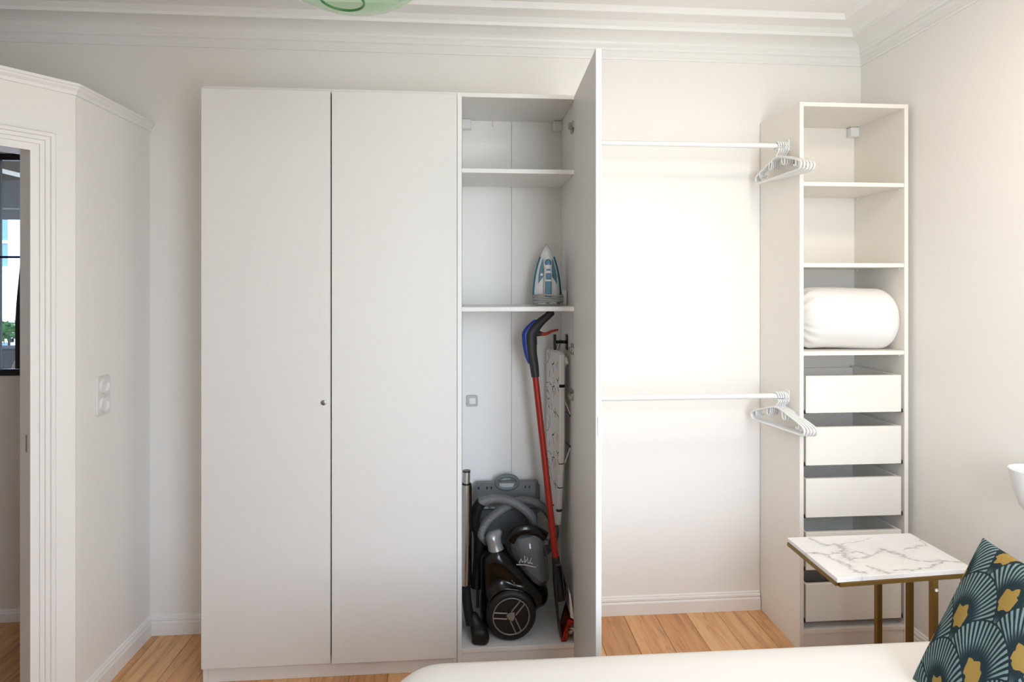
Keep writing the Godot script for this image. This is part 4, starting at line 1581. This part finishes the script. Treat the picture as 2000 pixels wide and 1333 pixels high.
func build_table() -> void:
	var o := thing("side_table", "brass-framed side table with a white veined marble top beside the bed", "side table", Vector3(2.265, 0, 0.20), -0.0)
	# top: four measured corners, a shallow oblong
	var top := [Vector2(0.006, 0.003), Vector2(0.508, 0.0), Vector2(0.512, 0.290), Vector2(0.0, 0.320)]
	var st := begin()
	var xf := Transform3D(Basis(Vector3.RIGHT, Vector3(0, 0, 1), Vector3.UP), Vector3.ZERO)
	prism(st, top, 0.584, 0.600, xf, 0.0015, 1.0)
	put("top", st, "marble", o)
	var y := 0.577
	var inset := [Vector3(0.012, y, 0.008), Vector3(0.502, y, 0.006), Vector3(0.505, y, 0.284), Vector3(0.008, y, 0.312)]
	st = begin()
	for i in 4:
		bar(st, inset[i], inset[(i + 1) % 4], 0.020, 0.014)
	put("top_frame", st, "brass", o)
	for q in [[0.368, 0.012], [0.497, 0.012], [0.362, 0.292], [0.488, 0.280]]:
		st = begin()
		bar(st, Vector3(q[0], 0.010, q[1]), Vector3(q[0], 0.570, q[1]), 0.020, 0.020)
		put("leg", st, "brass", o)
	st = begin()
	bar(st, Vector3(0.368, 0.010, 0.012), Vector3(0.362, 0.010, 0.292), 0.020, 0.020)
	put("foot_bar", st, "brass", o)
	st = begin()
	bar(st, Vector3(0.497, 0.010, 0.012), Vector3(0.488, 0.010, 0.280), 0.020, 0.020)
	put("foot_bar", st, "brass", o)
	st = begin()
	lathe(st, [Vector2(0, 0), Vector2(0.0055, 0), Vector2(0.0055, 0.0015), Vector2(0.002, 0.0015), Vector2(0, 0.0005)], 14, Transform3D(Basis(Vector3.RIGHT, Vector3(0, 0, 1), Vector3(0, -1, 0)), Vector3(0.364, 0.537, 0.302)))
	put("screw_cap", st, "plastic_white", o)

func build_small_things() -> void:
	# rolled duvet on the third shelf
	var o := begin()
	var rows := []
	var L := 0.444
	for i in 34:
		var f := i / 33.0
		var x := L * f
		var e := minf(f, 1.0 - f) * L
		var k := 1.0
		if e < 0.06:
			var t := 1.0 - e / 0.06
			k = sqrt(maxf(0.0, 1.0 - t * t * 0.55))
		if f < 0.5 and e < 0.085:
			k = sqrt(maxf(0.0, 1.0 - pow(1.0 - e / 0.085, 2.2) * 0.88))
		var ring := []
		for j in 60:
			var a := TAU * j / 60
			var r := 0.137 * k
			var pl := 0.0
			if f < 0.22:
				pl = 0.011 * pow(1.0 - f / 0.22, 1.4) * sin(a * 19.0 + 2.0 * sin(a * 3.0))
			r += pl + 0.0025 * sin(a * 3.0 + f * 5.0)
			var yy := sin(a) * r
			var zz := cos(a) * r
			if yy < 0.0:
				yy = maxf(yy, -0.134) 
			ring.append(Vector3(x, yy + 0.004 * sin(f * 6.0), zz))
		rows.append(ring)
	grid(o, rows, true, 1.0, false, true)
	var cl := Vector3(0.012, 0, 0)
	# gathered ends
	for e in [0, 33]:
		var inner := []
		for s in 7:
			var t := 1.0 - s / 6.0
			var ring := []
			for j in 60:
				var a := TAU * j / 60
				var p: Vector3 = rows[e][j]
				var wob := (1.0 + (0.10 if e == 0 else 0.03) * sin(a * 17.0) * (1.0 - t))
				ring.append(Vector3(p.x + (1.0 if e == 0 else -1.0) * (0.020 * (1.0 - t) * (1.0 + (0.5 if e == 0 else 0.1) * sin(a * 17.0))), p.y * t * wob, p.z * t * wob))
			inner.append(ring)
		grid(o, inner, true, -1.0 if e == 33 else 1.0)
	var d := put("rolled_duvet", o, "duvet", self, Vector3(2.485, 1.4245, -0.150))
	tag(d, "fat white rolled duvet lying on the shelf above the drawers", "duvet")
	# double socket on the short left wall
	var s := thing("double_socket", "white vertical double wall socket on the short left wall", "socket", Vector3(XL, 1.143, -0.028), PI / 2)
	var st := begin()
	prism(st, rounded(-0.041, -0.076, 0.041, 0.076, 0.010), 0.0, 0.009, Transform3D.IDENTITY, 0.002)
	put("plate", st, "socket", s)
	for y in [-0.036, 0.036]:
		st = begin()
		lathe(st, [Vector2(0, 0.004), Vector2(0.012, 0.004), Vector2(0.020, 0.004), Vector2(0.022, 0.012), Vector2(0.029, 0.012), Vector2(0.030, 0.006), Vector2(0.030, 0.0)], 28, Transform3D(Basis(Vector3.RIGHT, Vector3(0, 0, 1), Vector3(0, -1, 0)), Vector3(0, y, 0.006)))
		put("outlet", st, "plastic_white", s)
	# green glass pendant, only its underside in view
	var p := thing("pendant_lamp", "green glass pendant lamp with an open ring at the bottom", "lamp", Vector3(0.757, CEIL, 1.0))
	st = begin()
	var prof := []
	for i in 19:
		var a := deg_to_rad(-75.7 + 147.0 * i / 18.0)
		prof.append(Vector2(cos(a) * 0.20, sin(a) * 0.115))
	var xf := Transform3D(Basis(Vector3(0, 0, 1), -0.045), Vector3(0, -0.447, 0))
	lathe(st, prof, 48, xf, 0.5)
	put("shade", st, "green_glass", p)
	st = begin()
	var rim := []
	for i in 41:
		var a := TAU * i / 40
		rim.append(xf * Vector3(cos(a) * 0.0495, -0.1105, sin(a) * 0.0495))
	tube(st, rim, 0.0030, 8, false)
	put("bottom_rim", st, "green_rim", p)
	st = begin()
	lathe(st, [Vector2(0, 0), Vector2(0.025, 0), Vector2(0.030, 0.05), Vector2(0.012, 0.08), Vector2(0, 0.08)], 20, Transform3D(Basis.IDENTITY, Vector3(0, -0.36, 0)))
	put("lamp_holder", st, "brass", p)
	st = begin()
	tube(st, [Vector3(0, -0.29, 0), Vector3(0, -0.02, 0)], 0.003, 8)
	lathe(st, [Vector2(0, -0.03), Vector2(0.045, -0.03), Vector2(0.05, 0.0), Vector2(0, 0.0)], 24)
	put("cable", st, "plastic_white", p)
	# flat ceiling lamp over the bed, above the frame
	var c := thing("ceiling_lamp", "flat round white ceiling lamp above the bed", "lamp", Vector3(2.30, CEIL, 1.3))
	st = begin()
	lathe(st, [Vector2(0, -0.055), Vector2(0.225, -0.055), Vector2(0.245, -0.045), Vector2(0.25, -0.03), Vector2(0.25, 0.0), Vector2(0, 0.0)], 40)
	put("housing", st, "plastic_white", c)
	st = begin()
	lathe(st, [Vector2(0, -0.068), Vector2(0.12, -0.066), Vector2(0.19, -0.060), Vector2(0.215, -0.0552), Vector2(0.0, -0.0552)], 40)
	put("diffuser", st, "diffuser", c)
	var al := AreaLight3D.new()
	al.name = "ceiling_lamp_light"
	al.area_size = Vector2(0.40, 0.40)
	al.position = Vector3(0, -0.075, 0)
	al.rotation.x = -PI / 2
	al.light_color = Color(1.0, 0.93, 0.83)
	al.light_energy = 1.15
	al.area_normalize_energy = true
	al.area_range = 9.0
	al.shadow_enabled = true
	c.add_child(al)
	# wall light at the right edge
	var w := thing("wall_light", "white bowl-shaped wall light on the right wall beside the bed", "lamp", Vector3(XR, 0.93, 0.625))
	st = begin()
	lathe(st, [Vector2(0, -0.10), Vector2(0.030, -0.098), Vector2(0.050, -0.07), Vector2(0.066, -0.02), Vector2(0.078, 0.045), Vector2(0.074, 0.045), Vector2(0.060, -0.02), Vector2(0.0, -0.06)], 32, Transform3D(Basis.IDENTITY, Vector3(-0.10, 0, 0)))
	put("shade", st, "plastic_white", w)
	st = begin()
	slab(st, Vector3(-0.012, -0.13, -0.035), Vector3(0, -0.03, 0.035), 0.003)
	bar(st, Vector3(-0.008, -0.085, 0), Vector3(-0.08, -0.085, 0), 0.016, 0.016)
	put("bracket", st, "brass", w)
	st = begin()
	lathe(st, [Vector2(0, -0.028), Vector2(0.016, -0.02), Vector2(0.020, -0.004), Vector2(0.012, 0.012), Vector2(0, 0.016)], 16, Transform3D(Basis.IDENTITY, Vector3(-0.10, 0, 0)))
	put("bulb", st, "plastic_white", w)
